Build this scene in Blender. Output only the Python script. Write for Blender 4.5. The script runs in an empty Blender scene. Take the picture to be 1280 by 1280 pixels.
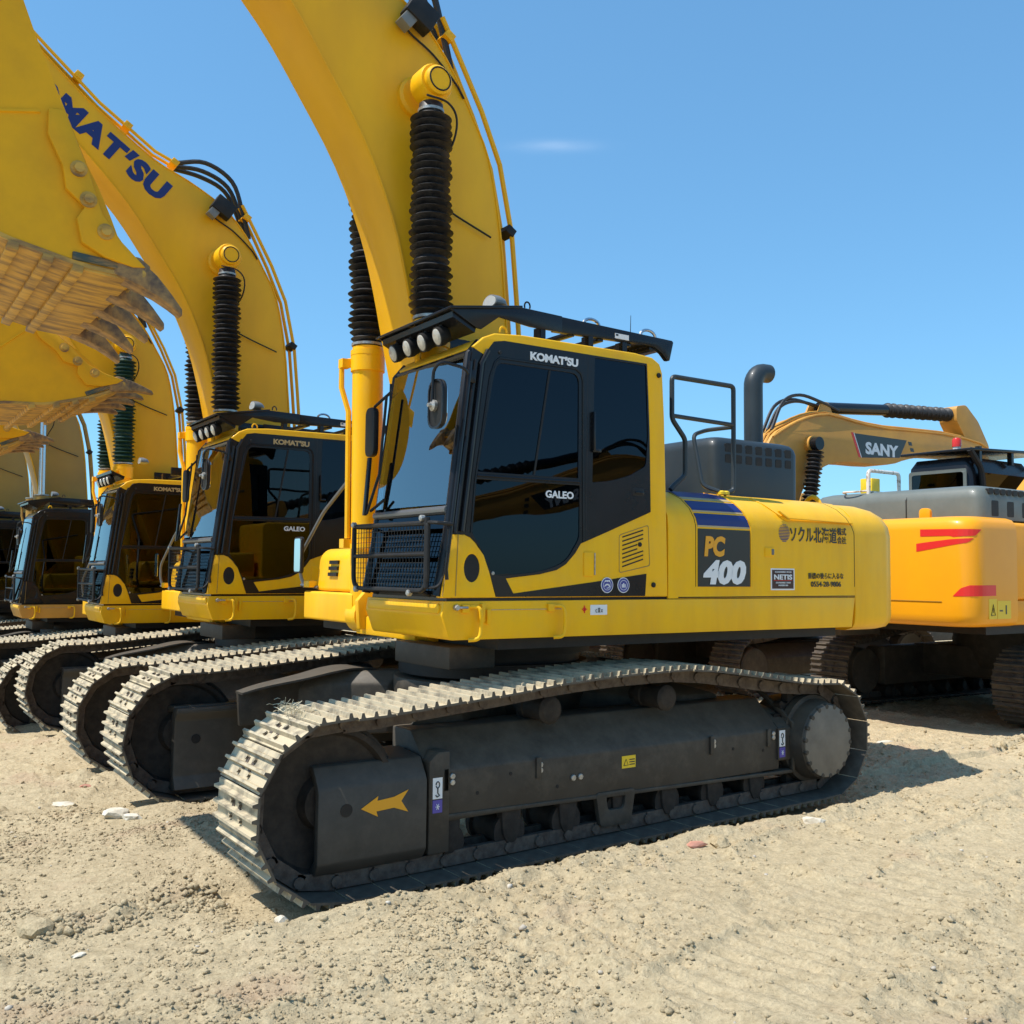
import bpy, bmesh, math, random
import numpy as np
from mathutils import Vector, Matrix
from mathutils.geometry import tessellate_polygon
random.seed(7); rs = np.random.RandomState(5)
R = math.radians
scene = bpy.context.scene
col = scene.collection

# ------------------------------------------------------------------ camera
cam_d = bpy.data.cameras.new('camera'); cam = bpy.data.objects.new('camera', cam_d); col.objects.link(cam)
scene.camera = cam
_yaw, _pitch, _roll = 4.11601, 0.06151, 0.01036
CAMPOS = Vector((4.259, 6.522, 1.647))
_d = Vector((math.cos(_yaw)*math.cos(_pitch), math.sin(_yaw)*math.cos(_pitch), math.sin(_pitch)))
_r = _d.cross(Vector((0, 0, 1))).normalized(); _u = _r.cross(_d)
_r2 = _r*math.cos(_roll)+_u*math.sin(_roll); _u2 = -_r*math.sin(_roll)+_u*math.cos(_roll)
_m = Matrix((_r2, _u2, -_d)).transposed().to_4x4(); _m.translation = CAMPOS
cam.matrix_world = _m
cam_d.sensor_width = 36; cam_d.lens = 36*1223.7/1280
cam_d.clip_start = 0.05; cam_d.clip_end = 3000
# ------------------------------------------------------------------ light
SUN = Vector((0.52, -0.09, 1.0)).normalized()
world = bpy.data.worlds.new('World'); scene.world = world; world.use_nodes = True
wn = world.node_tree.nodes; wl = world.node_tree.links
sky = wn.new('ShaderNodeTexSky'); sky.sky_type = 'NISHITA'; sky.sun_disc = False
sky.sun_elevation = math.asin(SUN.z); sky.sun_rotation = math.atan2(SUN.x, SUN.y)
sky.altitude = 0; sky.air_density = 1.0; sky.dust_density = 0.3; sky.ozone_density = 1.6
_g = wn.new('ShaderNodeGamma'); _g.inputs[1].default_value = .62; wl.new(sky.outputs[0], _g.inputs[0])
_c = wn.new('ShaderNodeMix'); _c.data_type = 'RGBA'; _c.blend_type = 'MULTIPLY'; _c.inputs[0].default_value = 1; wl.new(_g.outputs[0], _c.inputs[6]); _c.inputs[7].default_value = (.61, 1.12, 1.48, 1)
# one faint wisp of cirrus high to the right of the nearest boom
_wd = Vector((math.cos(_yaw-.040)*.92, math.sin(_yaw-.040)*.92, .410)).normalized(); _ws = _wd.cross(Vector((0, 0, 1))).normalized(); _wu = _ws.cross(_wd)
def _w(op, a, b_, c_=None):
    t = wn.new('ShaderNodeMath'); t.operation = op
    for i, v in enumerate((a, b_, c_)):
        if v is None: continue
        if hasattr(v, 'is_linked'): wl.new(v, t.inputs[i])
        else: t.inputs[i].default_value = v
    return t.outputs[0]
def _dot(v):
    t = wn.new('ShaderNodeVectorMath'); t.operation = 'DOT_PRODUCT'; wl.new(_tc.outputs['Generated'], t.inputs[0]); t.inputs[1].default_value = v; return t.outputs['Value']
_tc = wn.new('ShaderNodeTexCoord'); _nz = wn.new('ShaderNodeTexNoise'); _nz.inputs['Scale'].default_value = 26; _nz.inputs['Detail'].default_value = 5
_mp = wn.new('ShaderNodeMapping'); _mp.inputs['Scale'].default_value = (1, 1, 3.5); wl.new(_tc.outputs['Generated'], _mp.inputs[0]); wl.new(_mp.outputs[0], _nz.inputs['Vector'])
_a = _w('POWER', _w('DIVIDE', _dot(_ws), .034), 2.0); _b = _w('POWER', _w('DIVIDE', _dot(_wu), .0050), 2.0)
_e = _w('MULTIPLY', _w('EXPONENT', _w('MULTIPLY', _w('ADD', _a, _b), -1.0), 0), _w('MULTIPLY', _w('GREATER_THAN', _dot(_wd), 0), _nz.outputs[0]))
_x = wn.new('ShaderNodeMix'); _x.data_type = 'RGBA'; wl.new(_w('MULTIPLY', _e, .20), _x.inputs[0]); wl.new(_c.outputs[2], _x.inputs[6]); _x.inputs[7].default_value = (5.2, 5.6, 6.2, 1)
wl.new(_x.outputs[2], wn['Background'].inputs[0]); wn['Background'].inputs[1].default_value = 0.15
sd = bpy.data.lights.new('sun', 'SUN'); sun = bpy.data.objects.new('sun', sd); col.objects.link(sun)
sd.energy = 3.6; sd.angle = R(0.53); sd.color = (1.0, 0.955, 0.89)
sun.rotation_euler = SUN.to_track_quat('Z', 'Y').to_euler()
vs = scene.view_settings
vs.view_transform = 'Standard'; vs.look = 'None'; vs.gamma = 1; vs.use_curve_mapping = False; vs.exposure = 0.68
scene.render.engine = 'CYCLES'
scene.cycles.max_bounces = 8; scene.cycles.transparent_max_bounces = 12

# ------------------------------------------------------------------ materials
def newmat(name):
    m = bpy.data.materials.new(name); m.use_nodes = True
    return m, m.node_tree.nodes, m.node_tree.links, m.node_tree.nodes['Principled BSDF']
def noise(n, l, scale, detail=4, rough=.55, vec=None, stretch=None):
    t = n.new('ShaderNodeTexNoise'); t.inputs['Scale'].default_value = scale
    t.inputs['Detail'].default_value = detail; t.inputs['Roughness'].default_value = rough
    tc = n.new('ShaderNodeTexCoord')
    if stretch:
        mp = n.new('ShaderNodeMapping'); mp.inputs['Scale'].default_value = stretch
        l.new(tc.outputs['Object'], mp.inputs['Vector']); l.new(mp.outputs[0], t.inputs['Vector'])
    else: l.new(tc.outputs['Object'], t.inputs['Vector'])
    return t
def ramp(n, l, src, a, b, pa=.4, pb=.6):
    r = n.new('ShaderNodeValToRGB'); l.new(src, r.inputs[0])
    r.color_ramp.elements[0].position = pa; r.color_ramp.elements[0].color = (*a, 1)
    r.color_ramp.elements[1].position = pb; r.color_ramp.elements[1].color = (*b, 1)
    return r
def mat(name, c, c2=None, rough=.5, metal=0, scale=6, pa=.35, pb=.65, coat=0, bump=0, bscale=60, stretch=None, rough2=None, spec=.5, dust=None, dust_amt=.5):
    m, n, l, p = newmat(name)
    p.inputs['Roughness'].default_value = rough; p.inputs['Metallic'].default_value = metal
    p.inputs['Coat Weight'].default_value = coat; p.inputs['Coat Roughness'].default_value = .08
    p.inputs['Specular IOR Level'].default_value = spec
    p.inputs['Base Color'].default_value = (*c, 1)
    out = None
    if c2:
        t = noise(n, l, scale, 6, .6, stretch=stretch); r = ramp(n, l, t.outputs[0], c, c2, pa, pb)
        out = r.outputs[0]
        if rough2 is not None:
            mr = n.new('ShaderNodeMapRange'); mr.inputs['From Min'].default_value = pa; mr.inputs['From Max'].default_value = pb
            mr.inputs['To Min'].default_value = rough; mr.inputs['To Max'].default_value = rough2
            l.new(t.outputs[0], mr.inputs[0]); l.new(mr.outputs[0], p.inputs['Roughness'])
    if dust:   # settled dust: more on faces that look up, broken by noise
        g = n.new('ShaderNodeNewGeometry'); sx = n.new('ShaderNodeSeparateXYZ'); l.new(g.outputs['Normal'], sx.inputs[0])
        t2 = noise(n, l, 9, 8, .7); ad = n.new('ShaderNodeMath'); ad.operation = 'MULTIPLY_ADD'
        ad.inputs[1].default_value = .45; l.new(sx.outputs[2], ad.inputs[0]); l.new(t2.outputs[0], ad.inputs[2])
        mr = n.new('ShaderNodeMapRange'); mr.inputs['From Min'].default_value = .45; mr.inputs['From Max'].default_value = 1.0
        mr.inputs['To Min'].default_value = .04; mr.inputs['To Max'].default_value = dust_amt; l.new(ad.outputs[0], mr.inputs[0])
        mx = n.new('ShaderNodeMix'); mx.data_type = 'RGBA'; l.new(mr.outputs[0], mx.inputs[0])
        if out: l.new(out, mx.inputs[6])
        else: mx.inputs[6].default_value = (*c, 1)
        mx.inputs[7].default_value = (*dust, 1); out = mx.outputs[2]
    if out: l.new(out, p.inputs['Base Color'])
    if bump:
        t = noise(n, l, bscale, 5, .6); b = n.new('ShaderNodeBump'); b.inputs['Strength'].default_value = bump
        b.inputs['Distance'].default_value = .01
        l.new(t.outputs[0], b.inputs['Height']); l.new(b.outputs[0], p.inputs['Normal'])
    return m
DUST = (.34, .29, .22)
M = {}
M['yellow'] = mat('yellow_paint', (.98, .52, .003), (.86, .42, .010), .36, scale=1.5, pa=.42, pb=.78, stretch=(3, 3, .55), dust=(.62, .43, .12), dust_amt=.30, coat=.04, spec=.18, rough2=.46, bump=.015, bscale=22)
M['boomyellow'] = mat('boom_paint', (.90, .465, .005), (.78, .385, .010), .45, scale=1.3, pa=.38, pb=.72, stretch=(1.6, 1.6, .7), spec=.3, coat=.05, rough2=.5, bump=.03, bscale=7)
M['bucketyellow'] = mat('bucket_paint', (.84, .42, .006), (.64, .32, .012), .55, spec=.25, scale=1.7, rough2=.6, bump=.08, bscale=9)
M['frame'] = mat('undercarriage_paint', (.034, .029, .024), (.052, .044, .035), .5, scale=5, spec=.3, dust=(.26, .215, .155), dust_amt=.38, bump=.10, bscale=18, rough2=.6)
M['cover'] = mat('guard_paint', (.040, .036, .031), (.052, .046, .039), .45, scale=4, spec=.3, dust=DUST, dust_amt=.2, bump=.03, bscale=10, rough2=.5)
M['black'] = mat('black_paint', (.009, .0095, .011), (.013, .013, .015), .25, scale=4, spec=.3, coat=.06)
M['blackmatte'] = mat('black_plastic', (.013, .013, .014), (.02, .019, .018), .55, spec=.3, scale=12)
M['rubber'] = mat('black_rubber', (.010, .010, .012), (.024, .023, .024), .42, scale=26, rough2=.6, bump=.15, bscale=70)
M['greenboot'] = mat('green_rubber', (.012, .045, .038), (.02, .06, .05), .45, scale=20)
M['slate'] = mat('hood_paint', (.024, .033, .040), (.032, .042, .048), .4, scale=3, coat=.08, spec=.35, rough2=.5)
M['shoe'] = mat('track_shoe_steel', (.50, .42, .28), (.17, .145, .105), .75, scale=9, pa=.46, pb=.68, bump=.35, bscale=45)
M['chain'] = mat('track_chain_steel', (.055, .037, .028), (.11, .085, .065), .7, scale=22, bump=.3, bscale=50)
M['roller'] = mat('roller_steel', (.018, .014, .011), (.040, .031, .024), .75, scale=16, metal=.2, bump=.15)
M['drive'] = mat('final_drive_paint', (.12, .105, .085), (.17, .15, .12), .55, scale=6, dust=DUST, dust_amt=.25)
M['worn'] = mat('worn_bucket_steel', (.60, .35, .055), (.20, .115, .05), .6, scale=4, pa=.42, pb=.66, stretch=(.8, 3.2, 3.2), bump=.35, bscale=18)
M['tooth'] = mat('tooth_steel', (.42, .25, .09), (.14, .09, .06), .6, metal=.3, scale=14, bump=.3, bscale=40)
M['lipgreen'] = mat('worn_lip_paint', (.045, .065, .055), (.30, .18, .06), .6, scale=9, pa=.45, pb=.66, stretch=(1, 1, 5))
M['navy'] = mat('navy_decal', (.012, .022, .145), None, .35)
M['charcoal'] = mat('charcoal_decal', (.022, .026, .024), None, .35)
M['white'] = mat('white_decal', (.78, .79, .80), None, .45)
M['red'] = mat('red_decal', (.78, .025, .02), None, .4)
M['orange'] = mat('orange_decal', (.80, .36, .012), None, .45)
M['gold'] = mat('gold_lettering', (.48, .36, .17), None, .4)
M['shoe_shaded'] = mat('shaded_shoe_steel', (.10, .078, .055), (.045, .035, .028), .8, scale=9)  # shoe colour darkened to paint in the shade beneath the rear machines
M['shoe_oil_shade'] = mat('oily_shaded_shoe', (.075, .060, .045), (.12, .10, .075), .7, scale=12)
M['stickeryellow'] = mat('yellow_sticker', (.82, .56, .02), None, .45)
M['purple'] = mat('violet_sticker', (.10, .075, .36), None, .5)
M['blueemblem'] = mat('blue_emblem', (.05, .06, .28), None, .45)
M['maroon'] = mat('maroon_sticker', (.045, .012, .010), None, .4)
M['chrome'] = mat('chrome_rod', (.55, .56, .58), None, .22, metal=1)
M['bolt'] = mat('bolt_steel', (.50, .49, .45), (.3, .29, .27), .4, metal=.6, scale=60)
M['pipegrey'] = mat('grey_pipe', (.16, .165, .17), None, .35, metal=.5)
M['interior'] = mat('cab_interior', (.03, .03, .032), None, .7)
M['seat'] = mat('seat_fabric', (.05, .05, .055), None, .8)
M['orangeyellow'] = mat('orange_yellow_paint', (.92, .375, .006), (.88, .35, .008), .38, scale=1.5, coat=.2, spec=.3)
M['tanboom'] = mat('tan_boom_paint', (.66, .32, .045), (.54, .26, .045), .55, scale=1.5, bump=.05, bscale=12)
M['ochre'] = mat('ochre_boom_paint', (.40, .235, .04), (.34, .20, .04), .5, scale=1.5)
M['greengrey'] = mat('green_grey_hood', (.15, .165, .145), (.11, .125, .11), .42, scale=2.5, coat=.1, rough2=.55)
M['whitepipe'] = mat('chipped_white_pipe', (.70, .68, .62), (.35, .28, .2), .5, scale=18, pa=.52, pb=.6)
M['beacon'] = mat('beacon_red', (.65, .03, .02), None, .25)
M['lens'] = mat('lamp_lens', (.50, .48, .42), (.45, .43, .38), .15, scale=50, coat=.6)
M['mirror'] = mat('mirror_glass', (.85, .87, .9), None, .02, metal=1)
M['silverplastic'] = mat('lamp_housing', (.17, .175, .17), None, .35)
def glassmat(name, tint, gl=(1, 1, 1), ior=1.5, add=0.0):
    m, n, l, p = newmat(name); n.remove(p)
    tr = n.new('ShaderNodeBsdfTransparent'); tr.inputs[0].default_value = (*tint, 1)
    g = n.new('ShaderNodeBsdfGlossy'); g.inputs['Roughness'].default_value = 0.01; g.inputs['Color'].default_value = (*gl, 1)
    fr = n.new('ShaderNodeFresnel'); fr.inputs[0].default_value = ior
    ad = n.new('ShaderNodeMath'); ad.operation = 'ADD'; ad.inputs[1].default_value = add; ad.use_clamp = True
    t = noise(n, l, 1.6, 2, .5); b = n.new('ShaderNodeBump'); b.inputs['Strength'].default_value = .05; b.inputs['Distance'].default_value = .02
    l.new(t.outputs[0], b.inputs['Height']); l.new(b.outputs[0], g.inputs['Normal'])
    mx = n.new('ShaderNodeMixShader'); l.new(fr.outputs[0], ad.inputs[0]); l.new(ad.outputs[0], mx.inputs[0])
    l.new(tr.outputs[0], mx.inputs[1]); l.new(g.outputs[0], mx.inputs[2]); l.new(mx.outputs[0], n['Material Output'].inputs[0])
    return m
M['glass'] = glassmat('tinted_side_glass', (.018, .019, .022), (.36, .42, .50), 1.5, .02)
M['glassclear'] = glassmat('windscreen_glass', (.42, .54, .57), (.95, 1, 1), 1.5, .20)
M['glassdoor'] = glassmat('door_glass', (.20, .20, .19), (.9, .95, 1), 1.45, 0)

# ------------------------------------------------------------------ mesh helpers
class MB:
    def __init__(s): s.v = []; s.f = []
    def add(s, v, f):
        o = len(s.v); s.v += [tuple(p) for p in v]; s.f += [tuple(i+o for i in q) for q in f]; return s
    def box(s, x0, x1, y0, y1, z0, z1):
        return s.add([(x0,y0,z0),(x1,y0,z0),(x1,y1,z0),(x0,y1,z0),(x0,y0,z1),(x1,y0,z1),(x1,y1,z1),(x0,y1,z1)],
                     [(3,2,1,0),(4,5,6,7),(0,1,5,4),(1,2,6,5),(2,3,7,6),(3,0,4,7)])
    def obox(s, c, ax, ay, az):   # oriented box: centre + three half vectors
        c, ax, ay, az = map(Vector, (c, ax, ay, az)); P = []
        for k in (-1, 1):
            for i, j in ((-1,-1),(1,-1),(1,1),(-1,1)): P.append(c+ax*i+ay*j+az*k)
        return s.add(P, [(3,2,1,0),(4,5,6,7),(0,1,5,4),(1,2,6,5),(2,3,7,6),(3,0,4,7)])
    def prism(s, poly, a, b, axis='y', poly2=None):
        n = len(poly); poly2 = poly2 or poly
        def P(q, t): return {'y': (q[0], t, q[1]), 'x': (t, q[0], q[1]), 'z': (q[0], q[1], t)}[axis]
        v = [P(q, a) for q in poly]+[P(q, b) for q in poly2]
        f = [tuple(range(n)), tuple(range(2*n-1, n-1, -1))]+[(i, (i+1) % n, n+(i+1) % n, n+i) for i in range(n)]
        return s.add(v, f)
    def plate(s, outer, holes, a, b, axis='y'):   # extruded polygon with holes
        loops = [outer]+list(holes)
        def P(q, t): return {'y': (q[0], t, q[1]), 'x': (t, q[0], q[1]), 'z': (q[0], q[1], t)}[axis]
        tri = tessellate_polygon([[Vector((q[0], q[1], 0)) for q in lp] for lp in loops])
        pts = [q for lp in loops for q in lp]; n = len(pts)
        v = [P(q, a) for q in pts]+[P(q, b) for q in pts]
        f = [tuple(t) for t in tri]+[tuple(n+i for i in reversed(t)) for t in tri]; o = 0
        for lp in loops:
            k = len(lp); f += [(o+i, o+(i+1) % k, n+o+(i+1) % k, n+o+i) for i in range(k)]; o += k
        return s.add(v, f)
    def loft(s, rings, caps=True):
        n = len(rings[0]); o = []
        for r in rings: o += [tuple(p) for p in r]
        f = [(k*n+i, k*n+(i+1) % n, (k+1)*n+(i+1) % n, (k+1)*n+i) for k in range(len(rings)-1) for i in range(n)]
        if caps: f += [tuple(reversed(range(n))), tuple(range((len(rings)-1)*n, len(rings)*n))]
        return s.add(o, f)
    def lathe(s, p0, d, prof, n=20, caps=True):
        p0 = Vector(p0); d = Vector(d).normalized(); u = d.orthogonal().normalized(); w = d.cross(u)
        return s.loft([[p0+d*t+(u*math.cos(2*math.pi*i/n)+w*math.sin(2*math.pi*i/n))*r for i in range(n)] for t, r in prof], caps)
    def cyl(s, a, b, r, n=16, r2=None):
        a, b = Vector(a), Vector(b); return s.lathe(a, b-a, [(0, r), ((b-a).length, r if r2 is None else r2)], n)
    def tube(s, pts, r, n=8):
        pts = [Vector(p) for p in pts]; rings = []; up = None
        for i, p in enumerate(pts):
            t = (pts[min(i+1, len(pts)-1)]-pts[max(i-1, 0)]).normalized()
            if up is None: up = t.orthogonal().normalized()
            up = (up-t*up.dot(t)).normalized(); w = t.cross(up)
            rings.append([p+(up*math.cos(2*math.pi*k/n)+w*math.sin(2*math.pi*k/n))*r for k in range(n)])
        return s.loft(rings)
    def build(s, name, m, parent=None, bevel=0, seg=2, ang=32, smooth=True):
        me = bpy.data.meshes.new(name); me.from_pydata(s.v, [], s.f)
        bm = bmesh.new(); bm.from_mesh(me); bmesh.ops.recalc_face_normals(bm, faces=bm.faces)
        if bevel:
            es = [e for e in bm.edges if len(e.link_faces) == 2 and e.calc_face_angle(0) > R(28)]
            bmesh.ops.bevel(bm, geom=es, offset=bevel, segments=seg, affect='EDGES', profile=.5, clamp_overlap=True)
        bm.to_mesh(me); bm.free()
        if smooth:
            me.polygons.foreach_set('use_smooth', [True]*len(me.polygons)); me.set_sharp_from_angle(angle=R(ang))
        me.materials.append(M[m] if isinstance(m, str) else m)
        o = bpy.data.objects.new(name, me); col.objects.link(o)
        if parent: o.parent = parent
        return o
def rnd(pts, r, k=4):   # round polygon corners: r may be a number or a list
    out = []; n = len(pts)
    for i in range(n):
        rr = r[i] if isinstance(r, (list, tuple)) else r
        p = Vector((*pts[i], 0)).to_2d(); a = Vector((*pts[i-1], 0)).to_2d(); b = Vector((*pts[(i+1) % n], 0)).to_2d()
        if rr <= 0: out.append(tuple(p)); continue
        da = (a-p); db = (b-p); ra = min(rr, da.length*.49); rb = min(rr, db.length*.49)
        A = p+da.normalized()*ra; B = p+db.normalized()*rb
        for j in range(k+1):
            t = j/k; q = A*(1-t)**2+p*2*t*(1-t)+B*t*t; out.append((q.x, q.y))
    return out
def spline(pts, k=6):   # Catmull-Rom through points (any dimension)
    P = [np.array(p, float) for p in pts]; P = [2*P[0]-P[1]]+P+[2*P[-1]-P[-2]]; out = []
    for i in range(1, len(P)-2):
        for j in range(k):
            t = j/k; a, b, c, d = P[i-1:i+3]
            out.append(tuple(.5*((2*b)+(-a+c)*t+(2*a-5*b+4*c-d)*t*t+(-a+3*b-3*c+d)*t**3)))
    out.append(tuple(P[-2])); return out
def circ(cx, cz, r, n=20, rz=None): return [(cx+r*math.cos(2*math.pi*i/n), cz+(rz or r)*math.sin(2*math.pi*i/n)) for i in range(n)]
def empty(name, loc=(0, 0, 0), rz=0):
    o = bpy.data.objects.new(name, None); col.objects.link(o); o.location = loc; o.rotation_euler = (0, 0, rz); o.empty_display_size = .3
    return o
def tag(o, label=None, cat=None, group=None, kind=None):
    if label: o['label'] = label
    if cat: o['category'] = cat
    if group: o['group'] = group
    if kind: o['kind'] = kind
    return o
def text(s, org, right, up, w, h, m, parent, bold=.0, shear=0, name='lettering', spacing=1.0, thick=.0015):
    """flat lettering fitted to w x h, lower left corner at org, in the plane of right / up"""
    cu = bpy.data.curves.new(name, 'FONT'); cu.body = s; cu.size = 1; cu.offset = bold; cu.shear = shear; cu.space_character = spacing
    cu.extrude = .001; cu.resolution_u = 3
    o = bpy.data.objects.new(name, cu); col.objects.link(o)
    dg = bpy.context.evaluated_depsgraph_get(); dg.update()
    me = bpy.data.meshes.new_from_object(o.evaluated_get(dg)); bpy.data.objects.remove(o)
    co = np.empty(len(me.vertices)*3); me.vertices.foreach_get('co', co); co = co.reshape(-1, 3)
    mn, mx = co.min(0), co.max(0); right = np.array(Vector(right).normalized()); up = np.array(Vector(up).normalized())
    nn = np.cross(right, up)
    q = np.array(org)+((co[:, :1]-mn[0])/(mx[0]-mn[0])*w)*right+((co[:, 1:2]-mn[1])/(mx[1]-mn[1])*h)*up+(np.sign(co[:, 2:3])*thick)*nn
    me.vertices.foreach_set('co', q.ravel()); me.update(); me.materials.clear(); me.materials.append(M[m])
    r = bpy.data.objects.new(name, me); col.objects.link(r); r.parent = parent
    return r
def tx(s, x0, x1, z0, z1, y, m, parent, **k):   # lettering on a side that faces +y, read from x0 to x1 (x falls)
    return text(s, (x0, y, z0), (-1, 0, 0), (0, 0, 1), x0-x1, z1-z0, m, parent, **k)
def decal(poly, y, m, parent, name='sticker', t=.0025):
    return MB().prism(poly, y-t, y, 'y').build(name, m, parent, smooth=False)
def rect(x0, x1, z0, z1): return [(x0, z0), (x1, z0), (x1, z1), (x0, z1)]
def copy_tree(o, parent=None, skip=(), over=None):
    c = o.copy(); col.objects.link(c)
    if parent: c.parent = parent
    if over and o.type == 'MESH':
        ov = over.get((o.name.split('.')[0])) or over.get(o.data.materials[0].name)
        if ov: c.material_slots[0].link = 'OBJECT'; c.material_slots[0].material = M[ov]
    for ch in list(o.children):
        if ch.name.split('.')[0] in skip: continue
        copy_tree(ch, c, skip, over)
    return c

# ------------------------------------------------------------------ tracks
PITCH = .228
def track_path(ic=(2.04, .38), ir=.47, sc=(-2.02, .395), sr=.42, top=None, zb=-.095):
    """closed line on which the shoe plates lie, run as the chain runs: over the top towards the rear"""
    pts = []
    for a in range(-90, 86, 5): pts.append((ic[0]+ir*math.cos(R(a)), ic[1]+ir*math.sin(R(a))))
    pts += top
    for a in range(95, 271, 5): pts.append((sc[0]+sr*math.cos(R(a)), sc[1]+sr*math.sin(R(a))))
    zr = sc[1]-sr
    for k in range(1, 20): pts.append((sc[0]+(ic[0]-sc[0])*k/20, zr+(zb-zr)*k/20))
    return pts
def make_shoe_mesh():
    h = .013; g = .028; P = [(-.112, 0), (-.112, h)]
    for c in (-.088, -.010, .068):
        P += [(c-.014, h), (c-.007, h+g), (c+.007, h+g), (c+.014, h)]
    P += [(.105, h), (.112, .004), (.112, 0)]
    b = MB(); b.prism(P, -.3, .3, 'y')
    for s, t in ((-.05, -.075), (-.05, .075), (.03, -.06), (.03, .06)): b.lathe((s, t, h), (0, 0, 1), [(0, .014), (.016, .014)], 6)
    o = b.build('track_shoe', 'shoe', None, smooth=False)
    o.data.materials.append(M['shoe_oil_shade'])
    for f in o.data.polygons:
        if f.normal.z < -.8 or abs(f.normal.y) > .8: f.material_index = 1  # oily inner face; end faces share its dark tone as painted shade
    # the two mud windows in the middle of a shoe read as dark slots
    return o
_shoe = make_shoe_mesh(); SHOE = _shoe.data; bpy.data.objects.remove(_shoe)
_sb = MB()
for t in (-.045, .045): _sb.box(-.035, -.005+.04, t-.018, t+.018, .0135, .0165)
_so = _sb.build('slot', 'blackmatte', None, smooth=False); SLOT = _so.data; bpy.data.objects.remove(_so)
TOP = [(1.85, .845), (1.657, .862), (1.205, .899), (.916, .920), (.616, .950), (.30, .972), (.0, .985), (-.477, .992), (-.80, .965), (-1.112, .922), (-1.50, .862), (-1.819, .822)]
def make_track(root, yc, rz, off=0, top=TOP, width=.6, shoes=True, slots=True):
    tr = empty('track'); tr.parent = root; tr.location = (0, 0, 0); tr.rotation_euler = (0, 0, rz); tr.empty_display_size = .1
    pts = np.array(track_path(top=top)); pts = np.vstack([pts, pts[:1]])
    seg = np.hypot(*np.diff(pts, axis=0).T); L = np.concatenate([[0], np.cumsum(seg)]); n = round(L[-1]/PITCH); st = L[-1]/n
    def at(d): d %= L[-1]; return np.array([np.interp(d, L, pts[:, 0]), np.interp(d, L, pts[:, 1])])
    ch = MB()
    for i in range(n):
        d = i*st+off; a, b = at(d-.1), at(d+.1); c = (a+b)/2*.5+at(d)*.5; t = (b-a)/np.linalg.norm(b-a)
        # outward is to the right of the run direction
        T = Vector((t[0], 0, t[1])); N = Vector((t[1], 0, -t[0])); Yv = N.cross(T)
        o = bpy.data.objects.new('track_shoe', SHOE); col.objects.link(o); o.parent = tr
        Mx = Matrix((T, Yv, N)).transposed().to_4x4(); Mx.translation = Vector((c[0], yc+random.uniform(-.003, .003), c[1]))
        Mx = Mx @ Matrix.Rotation(R(random.uniform(-1.2, 1.2)), 4, 'Y') @ Matrix.Diagonal((1, width/.6, 1, 1))
        o.matrix_local = Mx
        if slots: ch.add([Mx @ v.co for v in SLOT.vertices], [tuple(p.vertices) for p in SLOT.polygons])
        C = Vector((c[0], yc, c[1]))
        for sy in (-.085, .085):
            ch.obox(C-N*.05+Vector((0, sy, 0)), T*.118, Vector((0, .02, 0)), N*.042)
        ch.cyl(C-N*.05+T*.11+Vector((0, -.12, 0)), C-N*.05+T*.11+Vector((0, .12, 0)), .032, 8)
    c = ch.build('track_chain', 'chain', tr, smooth=False); tag(c, kind='stuff')
    return tr

def hexbolt(b, p, d, r=.018, h=.014): b.lathe(p, d, [(0, r), (h*.8, r), (h, r*.8)], 8)

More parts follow.
